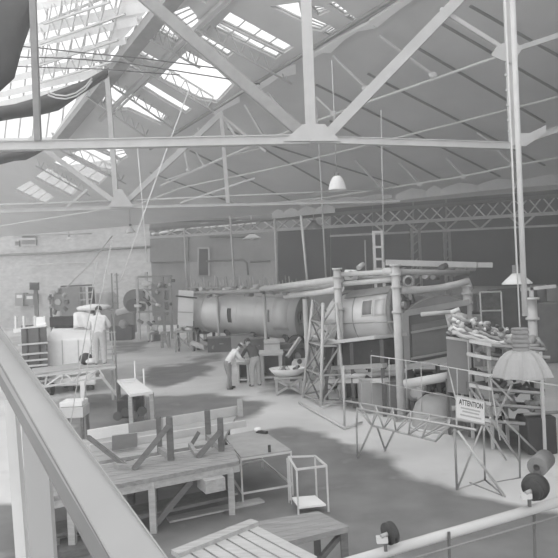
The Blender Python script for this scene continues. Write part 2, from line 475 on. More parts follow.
t2 = truss('roof_truss', 'second roof truss, light and white, behind the nearest truss', [
 ('bottom_chord', (-60,213,131,207), .14, 0, None), ('bottom_chord', (131,207,400,201), .11, 0, None),
 ('tie', (-60,207,131,200.5), .11, .1, None), ('tie', (131,200.5,392,189), .09, .1, None),
 ('post', (107,72,116.5,203), .2, .05, None), ('post', (221,112,228,203), .16, .05, None), ('post', (316,98,322,203), .05, .05, None),
 ('diagonal', (30,138,112,200), .2, .1, None), ('diagonal', (125,203,222,113), .22, .1, None), ('diagonal', (222,116,266,152), .1, .1, None),
 ('diagonal', (66,208,87,190), .1, .1, None), ('diagonal', (222,116,236,137), .09, .1, None), ('diagonal', (180,203,255,178), .07, .1, None)], 26, m=TP)
plate([(108,207),(114,196),(118,189),(122,189),(127,197),(134,207)], 25.85, .03, 'gusset_plate', TP, t2)
# the tie rods with their short struts, under the ceiling
def tie(label, pts, struts, r):
    t = thing('tie_rod', R1(pts[len(pts)//2][0], pts[len(pts)//2][1], .93), label, 'tie rod', None)
    MB().path([R1(x, y, .93) for x, y in pts], r).build('rod', WHITE, t)
    for (x0, y0, x1, y1) in struts:
        o = MB(); o.beam(R1(x0, y0, .985), R1(x1, y1, .93), r*1.7, r*1.3)
        s = o.build('strut', WHITE, t)
        p = R1(x1, y1, .928)
        MB().ball(p, r*2.4, (1.3, .5, 1)).build('clamp', WHITE, s)
tie('uppermost white tie rod under the dark ceiling, running to the right corner node', [(160,186),(262,141),(368,102),(440,77),(508,53),(600,18)],
    [(379,36,433,75),(333,56,366,88),(316,97,334,114),(268,92,296,127),(245,105,264,137)], .055)
tie('middle white tie rod, the thin one passing behind the truss post', [(-40,232),(140,204),(180,188),(280,167),(368,145),(460,122),(600,86)],
    [(477,133,500,148),(198,128,204,142)], .05)
tie('lowest white tie rod, just above the arched eave panels', [(250,206),(330,197),(382,189),(460,177),(512,166),(600,150)],
    [(488,142,513,165),(446,158,464,177),(399,163,420,184),(355,160,382,189)], .06)
tie('short faint tie rod low over the middle of the hall', [(166,180),(190,172),(222,158),(262,148)], [(184,150,188,170),(196,152,204,166)], .04)

# =====================================================================  LATTICE GIRDER ALONG THE BACK
GT, GB = (lambda x: 191-.083*(x-541)), (lambda x: 214-.0605*(x-541))
gd_ = lambda x: 36+(541-x)*.0223
gr = thing('lattice_girder', P(420, GB(420), gd_(420)), 'long grey criss-cross lattice girder below the eave panels at the back', 'girder')
o = MB(); o.beam(P(150, GT(150)+6, gd_(150)), P(640, GT(640)+6, gd_(640)), .25, .2); o.build('top_chord', MID, gr)
o = MB(); o.beam(P(150, GB(150), gd_(150)), P(640, GB(640), gd_(640)), .25, .18); o.build('bottom_chord', PALE, gr)
xs = [150+i*14 for i in range(36)]
for a, b in zip(xs, xs[1:]):
    o = MB(); o.beam(P(a, GB(a), gd_(a)+.06), P(b, GT(b)+6, gd_(b)+.06), .12, .08); o.build('lacing_bar', PALE, gr)
    o = MB(); o.beam(P(a, GT(a)+6, gd_(a)-.08), P(b, GB(b), gd_(b)-.08), .10, .08); o.build('lacing_bar', PALE if (a//14) % 3 else WHITE, gr)
o = MB(); o.beam(P(330, 236, 39), P(640, 221.5, 35), .12, .12)
for x, y in ((385,233),(418,231.5),(446,230.5),(480,229),(522,227)):
    o.beam(P(x, y, 37.5), P(x-12, y-10, 37.5), .1); o.beam(P(x, y, 37.5), P(x+12, y-11, 37.5), .1)
o.build('strut', PALE, gr)
for lab, x, y0, w in (('steel column left of the lattice girder gap, above the pale plank', 415, 228, 8), ('thin steel column right of its twin, above the pale plank', 446.5, 231, 5),):
    d = 37.5; t = thing('stanchion', Vector((P(x, 270, d).x, d, 0)), lab, 'column')
    for s in (-1, 1):
        a = P(x+s*w/2, y0, d); b = Vector((a.x, a.y, 0)); MB().beam(b, a, .13, .2).build('flange', GREY, t)
    o = MB()
    for z in range(1, 14):
        c = Vector((P(x, 270, d).x, d, z*.5)); ww = w*d/620
        o.beam(c-Vector((ww/2, 0, .2)), c+Vector((ww/2, 0, .2)), .05)
    o.build('lacing', GREY, t)
# cables and drop rods
CB = [('thin dark cable sagging across the upper left glazing, upper of three', [(-20,43),(40,48),(75,52),(140,58),(230,70)], 17, .018, DARK),
      ('thin dark cable across the upper left glazing, middle of three', [(-20,56),(60,58),(120,62),(190,73),(260,84)], 17, .018, DARK),
      ('thin dark cable across the upper left glazing, lowest of three', [(-20,65),(60,68),(100,69),(180,75)], 17, .015, DARK),
      ('long pale rope slanting from the second truss down over the left wall', [(189,90),(168,146),(148,202),(121,280)], 22, .022, WHITE),
      ('pale thin rope hanging straight from the truss beside the slanting rope', [(137,143),(142,200),(147,262)], 23, .018, WHITE),
      ('thin rope slanting from the white canopy towards the wall lamp', [(66,288),(90,264),(112,236)], 40, .04, PALE),
      ('faint paired ropes falling in front of the white covered machine', [(97,262),(90,310),(80,365),(68,440)], 14, .012, PALE),
      ('faint rope falling past the right of the white covered machine', [(112,240),(100,300),(88,360),(84,400)], 14.5, .012, PALE)]
for lab, pts, d, r, m in CB:
    tag(MB().path([P(x, y, d) for x, y in pts], r, 5).build('hanging_cable', m), lab, 'cable')
for lab, x0, y0, x1, y1, d, r in (('pale drop rod above the slotted part of the silver fuselage', 230, 216, 235, 290, 34, .05),
      ('pale pair of drop rods above the fuselage, left one of the bright two', 274.5, 218, 277.5, 284, 33, .07),
      ('pale drop rod reaching the gantry pipes right of the bulkhead', 301, 215, 309, 300, 25, .05),
      ('faint drop rod close to the dark door on the back wall', 184, 228, 187, 290, 36, .05),
      ('drop rod at far left of the lattice column, thin and dull', 322, 203, 326, 280, 30, .04),
      ('thin drop rod over the cockpit windows', 381, 110, 384, 262, 22, .02),
      ('faint drop rod left of the ladder mast', 365, 240, 366, 276, 33, .04)):
    tag(MB().tube(P(x0, y0, d), P(x1, y1, d), r, 6).build('drop_rod', PALE), lab, 'drop rod')
# dark canvas drapes under the left glazing
def drape(lab, top, bot, d0, d1):
    m = MB(); n = len(top); vs = []
    for row in range(5):
        t = row/4
        for i in range(n):
            x = top[i][0]*(1-t)+bot[i][0]*t; y = top[i][1]*(1-t)+bot[i][1]*t
            dd = d0+(d1-d0)*i/(n-1)-math.sin(math.pi*t)*.5+.06*math.sin(i*2.1+row)
            vs.append(P(x, y, dd))
    fs = [(r*n+i, r*n+i+1, (r+1)*n+i+1, (r+1)*n+i) for r in range(4) for i in range(n-1)]
    m.quadmesh(vs, fs, True); o = m.build('canvas_drape', TARP)
    so = o.modifiers.new('t', 'SOLIDIFY'); so.thickness = .03
    return tag(o, lab, 'canvas')
dr = drape('large dark canvas drape sagging under the glazed slope at upper left', [(-20,110),(14,105),(38,98),(60,90),(85,81),(109,68)], [(-20,124),(14,118),(38,115),(58,110),(78,96),(107,77)], 20, 25)
o = MB()
for k in (0, 1):
    o.path([P(x, y+k*3, 21) for x, y in ((48,92),(56,95),(66,96),(76,93),(86,86),(92,78))], .03, 5)
o.build('rope', PALE, dr)
drape('lower dark canvas drape at the left edge below the truss chord', [(-20,156),(14,150),(30,148),(40,147),(50,146)], [(-20,170),(14,161),(26,160),(36,155),(46,149)], 24, 25)
o = drape('dark gathered canvas hanging at the top left corner beside the truss post', [(-20,-30),(14,-30),(30,-30),(42,-30)], [(-20,110),(14,78),(20,52),(34,12)], 15.4, 15.4)
def poly_thing(name, label, cat, m, pts, off, group=None):
    return tag(MB().prism(pts, off).build(name, m), label, cat, group)
def base(px, py, d):
    p = P(px, py, d); return Vector((p.x, p.y, 0))
# =====================================================================  LAMPS
def lamp(label, px, ytop, ybot, wpx, d, neck, seg, cable_top, m, shade='bell', nm=None, group=None):
    c = P(px, ybot, d); top = P(px, ytop, d); h = top.z-c.z; r = wpx/2*d/F
    t = thing('pendant_lamp', top, label, 'lamp', group)
    q = Vector((c.x, c.y, c.z))
    if shade == 'bell': prof = [(0, r), (.1, r*.985), (.3, r*.92), (.5, r*.82), (.7, r*.70), (.86, r*.55), (.96, r*.42), (1, r*.3), (.93, r*.3), (.5, r*.74), (.05, r*.95), (0, r)]
    else: prof = [(0, r), (.08, r), (.35, r*.8), (.7, r*.5), (1, r*.27), (.9, r*.2), (.4, r*.7), (.05, r*.95), (0, r)]
    sh_ = MB().lathe(q, q+Vector((0, 0, h)), prof, 40 if seg == 10 else seg, seg > 12)
    if seg == 10:
        for v in sh_.bm.verts:
            w_ = v.co-q; a_ = math.atan2(w_.y, w_.x); k_ = 1-.16*abs(math.sin(a_*5))**.6; v.co.x = q.x+w_.x*k_; v.co.y = q.y+w_.y*k_
    sh_.build('lamp_shade', m, t)
    n0 = q+Vector((0, 0, h*.97)); nh = neck*d/F
    nr = r*.29
    pr = [(0, nr)]
    for k in range(5): pr += [(k/5+.02, nr*1.0), (k/5+.1, nr*.97), (k/5+.16, nr*.86), (k/5+.19, nr*.97)]
    pr += [(1, nr), (1.04, nr*.95), (1.06, nr*.3), (1.06, 0)]
    MB().lathe(n0, n0+Vector((0, 0, nh)), pr, 20).build('neck', nm or MID, t)
    MB().ball(q+Vector((0, 0, h*.45)), r*.3, (1, 1, 1.3)).build('bulb', WHITE, t)
    top2 = P(*cable_top, d); a = n0+Vector((0, 0, nh*1.05))
    MB().tube(a, Vector((a.x, a.y, top2.z)), max(.006, d*.0007), 6).build('cord', PALE, t)
    return t
lamp('big fluted white pendant lamp at the lower right, nearest the gallery', 522, 350, 376, 59, 4.9, 22, 10, (511, -60), mat('lamp_enamel', .27, .4, var=.06), nm=mat('lamp_neck', .17, .5, var=.1))
lamp('middle-sized flat white pendant lamp before the dark wall at right', 517, 273, 284, 29, 9.5, 8, 20, (515, -40), PALE, 'cone')
lamp('white bell lamp hanging alone below the roof at the centre right', 337.5, 176, 190, 18, 19, 3, 18, (337, 60), WHITE)
lamp('small white lamp high on the pale left wall', 130.5, 226, 233, 10, 40, 2, 16, (130, 150), WHITE, 'cone')
lamp('small flat lamp in front of the back wall, above the fuselage', 252, 234, 239, 19, 44, 2, 16, (252, 190), PALE, 'cone')
lamp('dim lamp tucked under the eave panels left of the girder', 314, 222, 229, 18, 40, 2, 16, (314, 190), GREY, 'cone')
lamp('tiny white lamp at the far left over the wall vents', 69, 237, 240, 6, 50, 2, 12, (69, 160), PALE, 'cone')
# pale conduit in front of the middle lamp
tag(MB().tube(P(511, -40, 9.3), P(525, 316, 9.3), .042, 10).build('conduit_pole', PALE), 'long pale vertical conduit at the right, in front of the middle-sized lamp', 'pole')

# =====================================================================  SILVER FUSELAGE
a, b = P(195, 310.5, 36.2), P(304, 317.5, 33)
ax = (b-a); R_ = 1.19
cen = (a+b)/2
fu = thing('fuselage', Vector((cen.x, cen.y, cen.z-R_)), 'long bare silver aircraft fuselage tube lying across the middle of the hall', 'aircraft fuselage')
prof = [(0, 1.12), (.15, 1.17), (.3, R_), (.6, R_), (.85, R_), (1, R_), (1, R_-.06), (.5, R_-.06), (0, 1.06), (0, 1.12)]
MB().lathe(a, b, prof, 56).build('skin', ALU, fu)
for t_ in (.17, .33, .5, .66, .83):
    MB().lathe(a+ax*(t_-.002), a+ax*(t_+.002), [(0, R_-.02), (0, R_+.008), (1, R_+.008), (1, R_-.02)], 56).build('seam_strip', ALU, fu)
n = ax.normalized()
bh = MB(); bh.lathe(b-n*.25, b-n*.2, [(0, .24), (0, R_-.05), (1, R_-.05), (1, .24), (0, .24)], 40)
bk = bh.build('bulkhead', mat('bulkhead_grey', .33, .5, .3), fu)
MB().lathe(b-n*.3, b-n*.28, [(0, 0), (1, .25)], 20).build('opening', BLACK, bk)
MB().lathe(b-n*.2, b-n*.14, [(0, .26), (1, .26), (1, .32), (0, .32), (0, .26)], 20).build('rim', STEEL, bk)
# where on the side towards the camera
sd = n.cross(Vector((0, 0, 1))).normalized()
if sd.y > 0: sd = -sd
def fus(t_, ang, r=R_): return a+ax*t_+(sd*math.cos(ang)+Vector((0,0,1))*math.sin(ang))*r
def fpanel(name, t0, t1, a0, a1, m, r, parent, na=8):
    v = []
    for t_ in (t0, t1):
        for k in range(na+1): v.append(fus(t_, a0+(a1-a0)*k/na, r))
    o = MB().quadmesh(v, [(k, k+1, na+2+k, na+1+k) for k in range(na)], True).build(name, m, parent)
    so = o.modifiers.new('t', 'SOLIDIFY'); so.thickness = .015; so.offset = 0
    return o
fpanel('door_slot', .42, .455, -.35, .3, BLACK, R_+.012, fu)
fpanel('door_slot', .775, .79, -.2, .35, MID, R_+.012, fu)
fpanel('white_panel', .81, .94, -.55, 1.1, ALUP, R_+.014, fu)
fpanel('top_panel', .28, .80, 1.02, 1.1, ALUP, R_+.014, fu, 3)
for i, t_ in enumerate((.1, .38, .62, .9)):
    c = a+ax*t_; z = c.z-R_
    lb = ('leftmost', 'second from left', 'third from left', 'rightmost')[i]
    t = thing('cradle', Vector((c.x, c.y, 0)), 'dark timber cradle under the silver fuselage, %s of four' % lb, 'cradle', 'cradles under the fuselage')
    o = MB(); o.lathe(c-n*.12, c+n*.12, [(0, R_+.01), (1, R_+.01), (1, R_+.14), (0, R_+.14), (0, R_+.01)], 14, arc=1.5, a0=-math.pi/2-.75)
    o.build('saddle', WOODD, t)
    for s in (-.8, .8):
        p = Vector((c.x, c.y, 0))+sd*s
        MB().beam(p, p+Vector((0, 0, z+.28)), .16).build('leg', WOODD, t)
    MB().beam(Vector((c.x, c.y, z*.45))+sd*.9, Vector((c.x, c.y, z*.45))-sd*.9, .14).build('crossbar', WOODD, t)
# sheet metal pieces left of the tube
def upright_sheet(name, label, px, d, m, th=.04, cat='panel'):
    return poly_thing(name, label, cat, m, [P(x, y, d) for x, y in px], Vector((0, th, 0)))
t = thing('sheet_panel', base(185, 330, 34.6), 'pale sheet panel with a dark seam, at the left end of the silver fuselage', 'panel')
v = [P(177.5, 325, 34.6), P(193, 326.5, 34.4), P(193.5, 291, 34.4), P(178.5, 290, 34.6)]
MB().prism(v, Vector((0, .06, 0))).build('sheet', ALUP, t)
MB().beam(P(176, 296, 34.5), P(197, 298, 34.3), .06, .08).build('seam', BLACK, t)
MB().beam(P(178, 312, 34.5), P(193, 312.5, 34.3), .04, .05).build('stiffener', GREY, t)
for c in (v[0], v[1]): MB().beam(Vector((c.x, c.y+.1, 0)), c+Vector((0, .1, .3)), .1).build('leg', WOODD, t)
for i, (x, y0, y1) in enumerate(((174, 299, 338), (188, 297, 336))):
    pass
# row of upright pegs behind the gantry
t = thing('peg_rack', base(245, 340, 40), 'long rack of thin upright pegs behind the gantry pipes', 'rack')
MB().beam(P(186, 288, 40), P(300, 288, 36), .2, .14).build('rail', GREY, t)
for s in (190, 228, 262, 297):
    q = P(s, 288, 40-(s-186)*.035); MB().beam(Vector((q.x, q.y, 0)), q, .12).build('leg', GREY, t)
for i in range(34):
    x = 189+i*3.25; d = 40-(x-186)*.035; hgt = 9+3*math.sin(i*1.7)+random.uniform(-1, 2)
    MB().tube(P(x, 288, d), P(x-1+random.uniform(-1, 1), 288-hgt, d), .035, 5).build('peg', PALE if i % 3 else GREY, t)

# =====================================================================  GANTRY OF POSTS AND PIPES
ga = thing('gantry', base(270, 340, 27), 'long gantry of pale pipes on posts running over the fuselage towards the camera', 'gantry')
def gpost(x0, y0, x1, yb, r, m=PALE, cap=True):
    d = gd(x1, yb); p = G(x1, yb); top = P(x0, y0, d); top = Vector((p.x, p.y, top.z))
    o = MB().tube(p, top, r, 12).build('post', m, ga)
    if cap:
        for k in (.0, .06, .14, .3):
            z = top.z-(top.z)*k
            MB().lathe(Vector((p.x, p.y, z-.06)), Vector((p.x, p.y, z)), [(0, r), (0, r*1.3), (1, r*1.3), (1, r)], 12).build('collar', m, o)
    MB().box((p.x, p.y, .02), (r*4, r*4, .04)).build('foot_plate', STEEL, o)
    return o
gpost(192, 289, 195, 347, .08, cap=False); gpost(217, 291, 219.5, 351, .075, cap=False)
gpost(264.5, 294, 267, 361, .08, cap=False); gpost(305, 299, 309, 382, .10, cap=False)
gpost(338, 268, 343, 402, .115, PALE); gpost(398, 264, 402, 420, .11, PALE); gpost(467, 285, 472, 405, .12, PALE)
D1, D2, D3 = gd(343, 402), gd(402, 420), gd(472, 405)
MB().tube(P(184, 293, 36.5), P(262, 291, 28.5), .10, 12).build('long_pipe', GREY, ga); MB().tube(P(262, 289, 28.5), P(340, 280, D1), .13, 12).build('long_pipe', PALE, ga)
MB().tube(P(262, 291, 30), P(340, 284.5, D1), .13, 12).build('long_pipe', GREY, ga)
MB().tube(P(183, 291, 37.5), P(300, 288.5, 29), .10, 12).build('long_pipe', MID, ga)
MB().tube(P(286, 296, 27), P(340, 288, D1), .14, 12).build('long_pipe', WHITE, ga)
MB().tube(P(342, 274.5, D1), P(399, 271.5, D2), .075, 10).build('cross_pipe', PALE, ga)
MB().tube(P(342, 284, D1+.1), P(399, 279, D2+.1), .075, 10).build('cross_pipe', PALE, ga)
MB().tube(P(346, 278.5, D1+1), P(392, 277, D2+1), .05, 10).build('cross_pipe', GREY, ga)
MB().path([P(399, 290, D2+.1), P(420, 290, D2+.6), P(440, 288, D2+1), P(458, 284, D3-.3), P(467, 281, D3), P(470, 290, D3)], .10, 10).build('cross_pipe', PALE, ga)
MB().tube(P(399, 272, D2+.2), P(468, 273, D3+.3), .08, 10).build('cross_pipe', GREY, ga)
MB().tube(P(200, 295, 35), P(240, 288, 38), .12, 8).build('cross_pipe', PALE, ga)
MB().tube(P(345, 275, D1), P(357, 275, D1-.1), .16, 12).build('coupling', WHITE, ga)
MB().tube(P(384, 272, D2+.2), P(397, 271.5, D2), .11, 12).build('coupling', PALE, ga)
random.seed(11)
for i in range(46):
    x = 187+i*3.35; d = 36-(x-187)*.098; y = 292-(x-187)*.03+random.uniform(-3, 5)
    l = random.uniform(2.5, 5)
    MB().tube(P(x, y+random.uniform(-1, 1), d-.3), P(x+l, y-random.uniform(-.6, 2), d+random.uniform(-.5, .6)), random.uniform(.06, .12), 8).build('clamp_pipe', (PALE, GREY, MID, WHITE)[i % 4], ga)
for i in range(14):
    x = 350+i*8.3; y = 270+random.uniform(-3, 8); d = 17.5+random.uniform(-.5, 1.5)
    MB().tube(P(x, y, d), P(x+random.uniform(2, 6), y+random.uniform(-5, 5), d+.2), random.uniform(.05, .11), 8).build('clamp_pipe', (GREY, PALE, MID, DARK)[i % 4], ga)
# pale wheel-like clamp beside the tall white post
o = MB(); c = P(408, 281, D2); 
o.lathe(c-Vector((0,.06,0)), c+Vector((0,.06,0)), [(0, .1), (0, .15), (1, .15), (1, .1), (0, .1)], 18); o.build('hand_wheel', GREY, ga)
# long pale planks on top of the gantry
t = thing('plank', P(440, 265, 18.5), 'long pale plank lying high across the gantry at the right', 'plank')
MB().beam(P(386, 262.5, 18.6), P(475.5, 265, 18.6), .2, .17).build('board', PALE, t)
MB().beam(P(476.5, 265, 18.6), P(491.5, 265, 18.6), .2, .15).build('end_board', PALE, t)
tag(MB().beam(P(408, 271, 19.4), P(474, 269, 19.4), .35, .12).build('plank', MID), 'dark plank lying just under the long pale plank', 'plank')
# ladder mast
t = thing('ladder_mast', base(378, 290, 27), 'tall white double mast like a ladder, standing behind the gantry', 'mast')
for x in (374.2, 382.6):
    q = P(x+.8, 270, 27); MB().beam(Vector((q.x, 27, 0)), P(x-.8, 231, 27), .11, .11).build('upright', WHITE, t)
for y in (232, 247, 259, 269): MB().beam(P(373.5, y, 27), P(382.5, y, 27), .1, .1).build('rung', WHITE, t)

# =====================================================================  COCKPIT SECTION AND DARK SECTION
a2, b2 = P(339, 320, 19.8), P(400, 314, 18.5)
ck = thing('cockpit_section', Vector(((a2.x+b2.x)/2, (a2.y+b2.y)/2, a2.z-.9)), 'silver cockpit section with two side windows, right of the scaffold tower', 'aircraft section')
MB().lathe(a2, b2, [(-.14, .3), (-.1, .5), (0, .70), (.15, .79), (.4, .82), (.8, .84), (1, .84), (1, .78), (.4, .75), (0, .62), (-.1, .4)], 44).build('skin', ALUP, ck)
ax2 = b2-a2; n2_ = ax2.normalized(); sd2 = n2_.cross(Vector((0,0,1))).normalized()
if sd2.y > 0: sd2 = -sd2
up2 = sd2.cross(n2_); up2 = up2 if up2.z > 0 else -up2
def cpatch(name, t0, t1, A0, A1, m, r, parent, th=.02, na=8):
    v = [a2+ax2*t_+(sd2*math.cos(A0+(A1-A0)*k/na)+up2*math.sin(A0+(A1-A0)*k/na))*r for t_ in (t0, t1) for k in range(na+1)]
    o = MB().quadmesh(v, [(k, k+1, na+2+k, na+1+k) for k in range(na)], True).build(name, m, parent)
    so = o.modifiers.new('t', 'SOLIDIFY'); so.thickness = th; so.offset = 0
    return o
w = cpatch('window', .63, .77, .12, .62, MID, .855, ck)
cpatch('window_frame', .61, .79, .06, .69, WHITE, .845, w)
w = cpatch('window', .82, .97, .06, .62, ALUP, .86, ck)
cpatch('window_frame', .80, .985, .02, .67, WHITE, .845, w)
cpatch('roof_sheet', .3, 1.03, .86, 1.7, GREY, .865, ck)
for t_ in (.18, .46):
    MB().lathe(a2+ax2*t_, a2+ax2*(t_+.008), [(0, .72), (0, .835), (1, .835), (1, .72)], 44).build('seam', MID, ck)
MB().tube(P(333, 324, 19.2), P(402, 321.5, 16.6), .02, 6).build('band', GREY, ck)
# arched end frame
rg = MB().lathe(b2+n2_*.02, b2+n2_*.14, [(0, .70), (0, .92), (1, .92), (1, .70), (0, .70)], 40).build('end_frame', MID, ck)
o = MB().lathe(b2+n2_*.05, b2+n2_*.08, [(0, 0), (0, .74), (1, .74), (1, 0)], 30).build('end_plate', GREY, ck)
random.seed(5)
for i in range(14):
    c = b2+n2_*.16+(sd2*random.uniform(-.5, .55)+up2*random.uniform(-.6, .55))
    MB().tube(c, c+n2_*random.uniform(.05, .14), random.uniform(.05, .11), 8).build('fitting', (PALE, WHITE, GREY)[i % 3], ck)
st = thing('work_platform', base(362, 380, 19), 'long dark work platform under the cockpit section', 'platform')
q = [P(332, 342.5, 19.6), P(392, 335.5, 16.9)]
MB().beam(q[0], q[1], 1.2, .1).build('deck', PALE, st)
for t_ in (0.02, .5, .97):
    for s in (-.5, .5):
        c = q[0].lerp(q[1], t_)+sd2*s; MB().beam(Vector((c.x, c.y, 0)), c-Vector((0,0,.05)), .09).build('leg', DARK, st)
c = [x-Vector((0, 0, .44)) for x in q]
MB().beam(c[0]-sd2*.25, c[1]-sd2*.25, 1.0, .72).build('filler_chest', BLACK, st)
for dz, s in ((.75, .48), (1.15, .45)):
    MB().beam(q[0]-Vector((0,0,dz))+sd2*s, q[1]-Vector((0,0,dz))+sd2*s, .16, .12).build('cross_beam', PALE if dz > 1 else GREY, st)
random.seed(8)
for i in range(16):
    t_ = random.uniform(.05, .95); c = q[0].lerp(q[1], t_)-Vector((0, 0, random.uniform(.45, 1.3)))+sd2*random.uniform(-.2, .4)
    MB().tube(c, c+Vector((random.uniform(-.4, .4), random.uniform(-.2, .2), random.uniform(-.25, .25))), random.uniform(.04, .11), 8).build('pipe', (DARK, MID, GREY, BLACK)[i % 4], st)
# dark boxed section
DS = 17.2
ds = thing('boxed_section', base(437, 370, DS), 'dark box-like aircraft section with a curved top, right of the tall white post', 'aircraft section')
def q3(x, y, back=0.0): return P(x, y, DS)+Vector((back*.25, back, 0))
fr_ = [(407, 365), (468, 353), (467, 302), (407, 313)]
MB().prism([q3(*p) for p in fr_], Vector((.4, 1.6, 0))).build('body', mat('dark_section_paint', .10, .6, var=.1), ds)
ar = [(407, 313)]+[(407+ (58)*(1-math.cos(k*math.pi/12))/1.0*.5 if False else 407+58*k/8, 313-k*1.35-11*math.sin(math.pi*min(1, .08+k/9))) for k in range(9)]+[(467, 302)]
MB().prism([q3(*p) for p in ar], Vector((.4, 1.6, 0))).build('curved_top', MID, ds)
MB().beam(q3(405, 313.5), q3(469, 302), .1, .16).build('header', GREY, ds)
MB().beam(q3(405, 313), q3(407, 368), .17, .12, (0,1,0)).build('side_post', GREY, ds)
MB().prism([q3(413, 357, -.04), q3(448, 350, -.04), q3(446, 319, -.04), q3(412, 325, -.04)], Vector((0, .05, 0))).build('panel', mat('section_panel', .15, .6), ds)
for y0, y1 in ((332.5, 325), (358.5, 351)): MB().beam(q3(411, y0, -.07), q3(452, y1, -.07), .05, .06).build('batten', GREY, ds)
MB().beam(q3(405, 367), q3(470, 354.5), .3, .14).build('sill', PALE, ds)
for x in (408, 437, 466):
    for bk_ in (.1, 1.4):
        c = q3(x, 360-(x-408)*.18, bk_); MB().beam(Vector((c.x, c.y, 0)), c, .1).build('leg', DARK, ds)
tag(MB().tube(P(421, 314.5, 15.9), P(455, 311.5, 15.9), .055, 8).build('boom', PALE), 'pale straight boom sticking out across the dark section', 'boom')
# tubes and lumps low between the posts
tag(MB().tube(P(405, 384, 15.2), P(451, 376, 14.6), .11, 12).build('duct_tube', PALE), 'thick pale tube lying low in front of the dark section', 'tube')
tag(MB().tube(P(345, 376.5, 18), P(402, 372.5, 17), .08, 12).build('duct_tube', PALE), 'pale tube lying across the cabinets under the cockpit section', 'tube')
t = thing('pump', base(455, 330, 16), 'cluster of pale valves where the boom ends, above the grey panel board', 'pump')
random.seed(21)
MB().tube(P(451, 313, 16), P(455, 330, 16), .16, 12).build('body', PALE, t)
for i in range(9):
    c = P(452+random.uniform(-4, 10), 312+random.uniform(0, 22), 15.8)
    MB().tube(c, c+Vector((random.uniform(-.3, .3), random.uniform(-.1, .1), random.uniform(-.15, .15))), random.uniform(.05, .11), 8).build('valve', (WHITE, PALE, GREY)[i % 3], t)
c = base(455, 330, 16.1); MB().beam(c, c+Vector((0, 0, 2.4)), .12).build('stand', DARK, t)

# cabinets, drum, dome
def cabinet(label, px0, px1, yb, yt, dep, ndoors, m):
    d = gd((px0+px1)/2, yb); a = G(px0, yb); b = G(px1, yb); b.y = a.y = d
    hgt = (yb-yt)*d/F
    t = thing('cabinet', Vector(((a.x+b.x)/2, d, 0)), label, 'cabinet')
    w = b.x-a.x; c = Vector(((a.x+b.x)/2, d+dep/2, hgt/2))
    MB().box(c, (w, dep, hgt)).build('body', m, t, .01)
    for k in range(ndoors):
        ww = w/ndoors; x = a.x+ww*(k+.5)
        dr_ = MB().box((x, d-.012, hgt*.5), (ww*.93, .025, hgt*.9)).build('door', m, t, .006)
        MB().box((x+ww*.33, d-.035, hgt*.55), (.02, .03, .12)).build('handle', STEEL, dr_)
    return t
cabinet('grey metal cabinet with a pale side, left one behind the trussed barrier', 362, 386, 413, 381, .9, 1, GREY)
cabinet('wider grey metal cabinet, right one behind the trussed barrier', 388, 410, 414, 381, .9, 2, MID)
cabinet('dark low locker further left under the cockpit section', 346, 360, 398, 376, .7, 1, DARK)
t = thing('drum', P(413, 397, 17), 'round pale drum end beside the right cabinet behind the barrier', 'drum')
c = P(414, 393, 16.2); e = c+Vector((.3, .7, 0))
MB().tube(c, e, .2, 18).build('shell', PALE, t)
MB().lathe(c-Vector((.0, .03, 0)), c, [(0, .12), (0, .21), (1, .21), (1, .12), (0, .12)], 18).build('rim', GREY, t)
MB().box((c.x+.15, c.y+.35, (c.z-.2)/2), (.3, .6, c.z-.2)).build('stand', DARK, t)
t = thing('engine_cowl', base(437, 414, 14.5), 'domed grey engine cowl on the floor behind the barrier', 'cowl')
p = P(437, 416, 15.2)
MB().lathe(Vector((p.x, p.y, 0.0)), Vector((p.x, p.y, .85)), [(0, .62), (.4, .6), (.7, .5), (.9, .3), (1, .05), (.9, .2), (.6, .45), (0, .58), (0, .62)], 26).build('shell', GREY, t)
MB().lathe(Vector((p.x, p.y, 0)), Vector((p.x, p.y, .06)), [(0, .58), (0, .66), (1, .66), (1, .58)], 26).build('rim', PALE, t)
MB().box((p.x+.3, p.y-.47, .55), (.1, .1, .1)).build('latch', WHITE, t)

# =====================================================================  SCAFFOLD TOWER
def rods(name, lab, cat, segs, loc, group=None, m=GREY):
    t = thing(name, loc, lab, cat, group)
    for part, p, q, r, *mm in segs:
        MB().tube(p, q, r, 8).build(part, mm[0] if mm else m, t)
    return t
sc_ = []
TD = 18.5
def tp(x, y, dd=0): return P(x, y, TD+dd)
def foot(x, y): return G(x, y)
L1, L2, L3, L4 = foot(303, 398), foot(321, 407), foot(345, 406), foot(336, 392)
T1, T2, T3, T4 = tp(313, 300, .6), tp(323, 303), tp(336, 303), tp(334, 299, 1)
for A, B in ((L1, T1), (L2, T2), (L3, T3), (L4, T4)): sc_.append(('post', A, B, .05, PALE))
for t_ in (.04, .3, .58, .8):
    Q = [l.lerp(u, t_) for l, u in ((L1, T1), (L2, T2), (L3, T3), (L4, T4))]
    for i in range(4): sc_.append(('ledger', Q[i], Q[(i+1) % 4], .032))
for t0, t1 in ((.04, .3), (.3, .58), (.58, .8), (.8, 1)):
    Q = [(l.lerp(u, t0), l.lerp(u, t1)) for l, u in ((L1, T1), (L2, T2), (L3, T3), (L4, T4))]
    for i in range(4): sc_.append(('brace', Q[i][0], Q[(i+1) % 4][1], .028))
    sc_.append(('brace', Q[1][0], Q[0][1], .028, DARK))
sc_.append(('brace', L2, tp(338, 330), .04, DARK)); sc_.append(('brace', L1, tp(330, 325), .035, PALE))
tw = rods('scaffold_tower', 'light tubular scaffold tower left of the cockpit section, with crossing braces', 'scaffold', sc_, base(322, 400, TD), m=GREY)
MB().prism([tp(312, 336.5, .5), tp(340, 343, -.3), tp(343, 341, .8), tp(320, 335, 1.3)], Vector((0, 0, .06))).build('landing', PALE, tw)
random.seed(3)
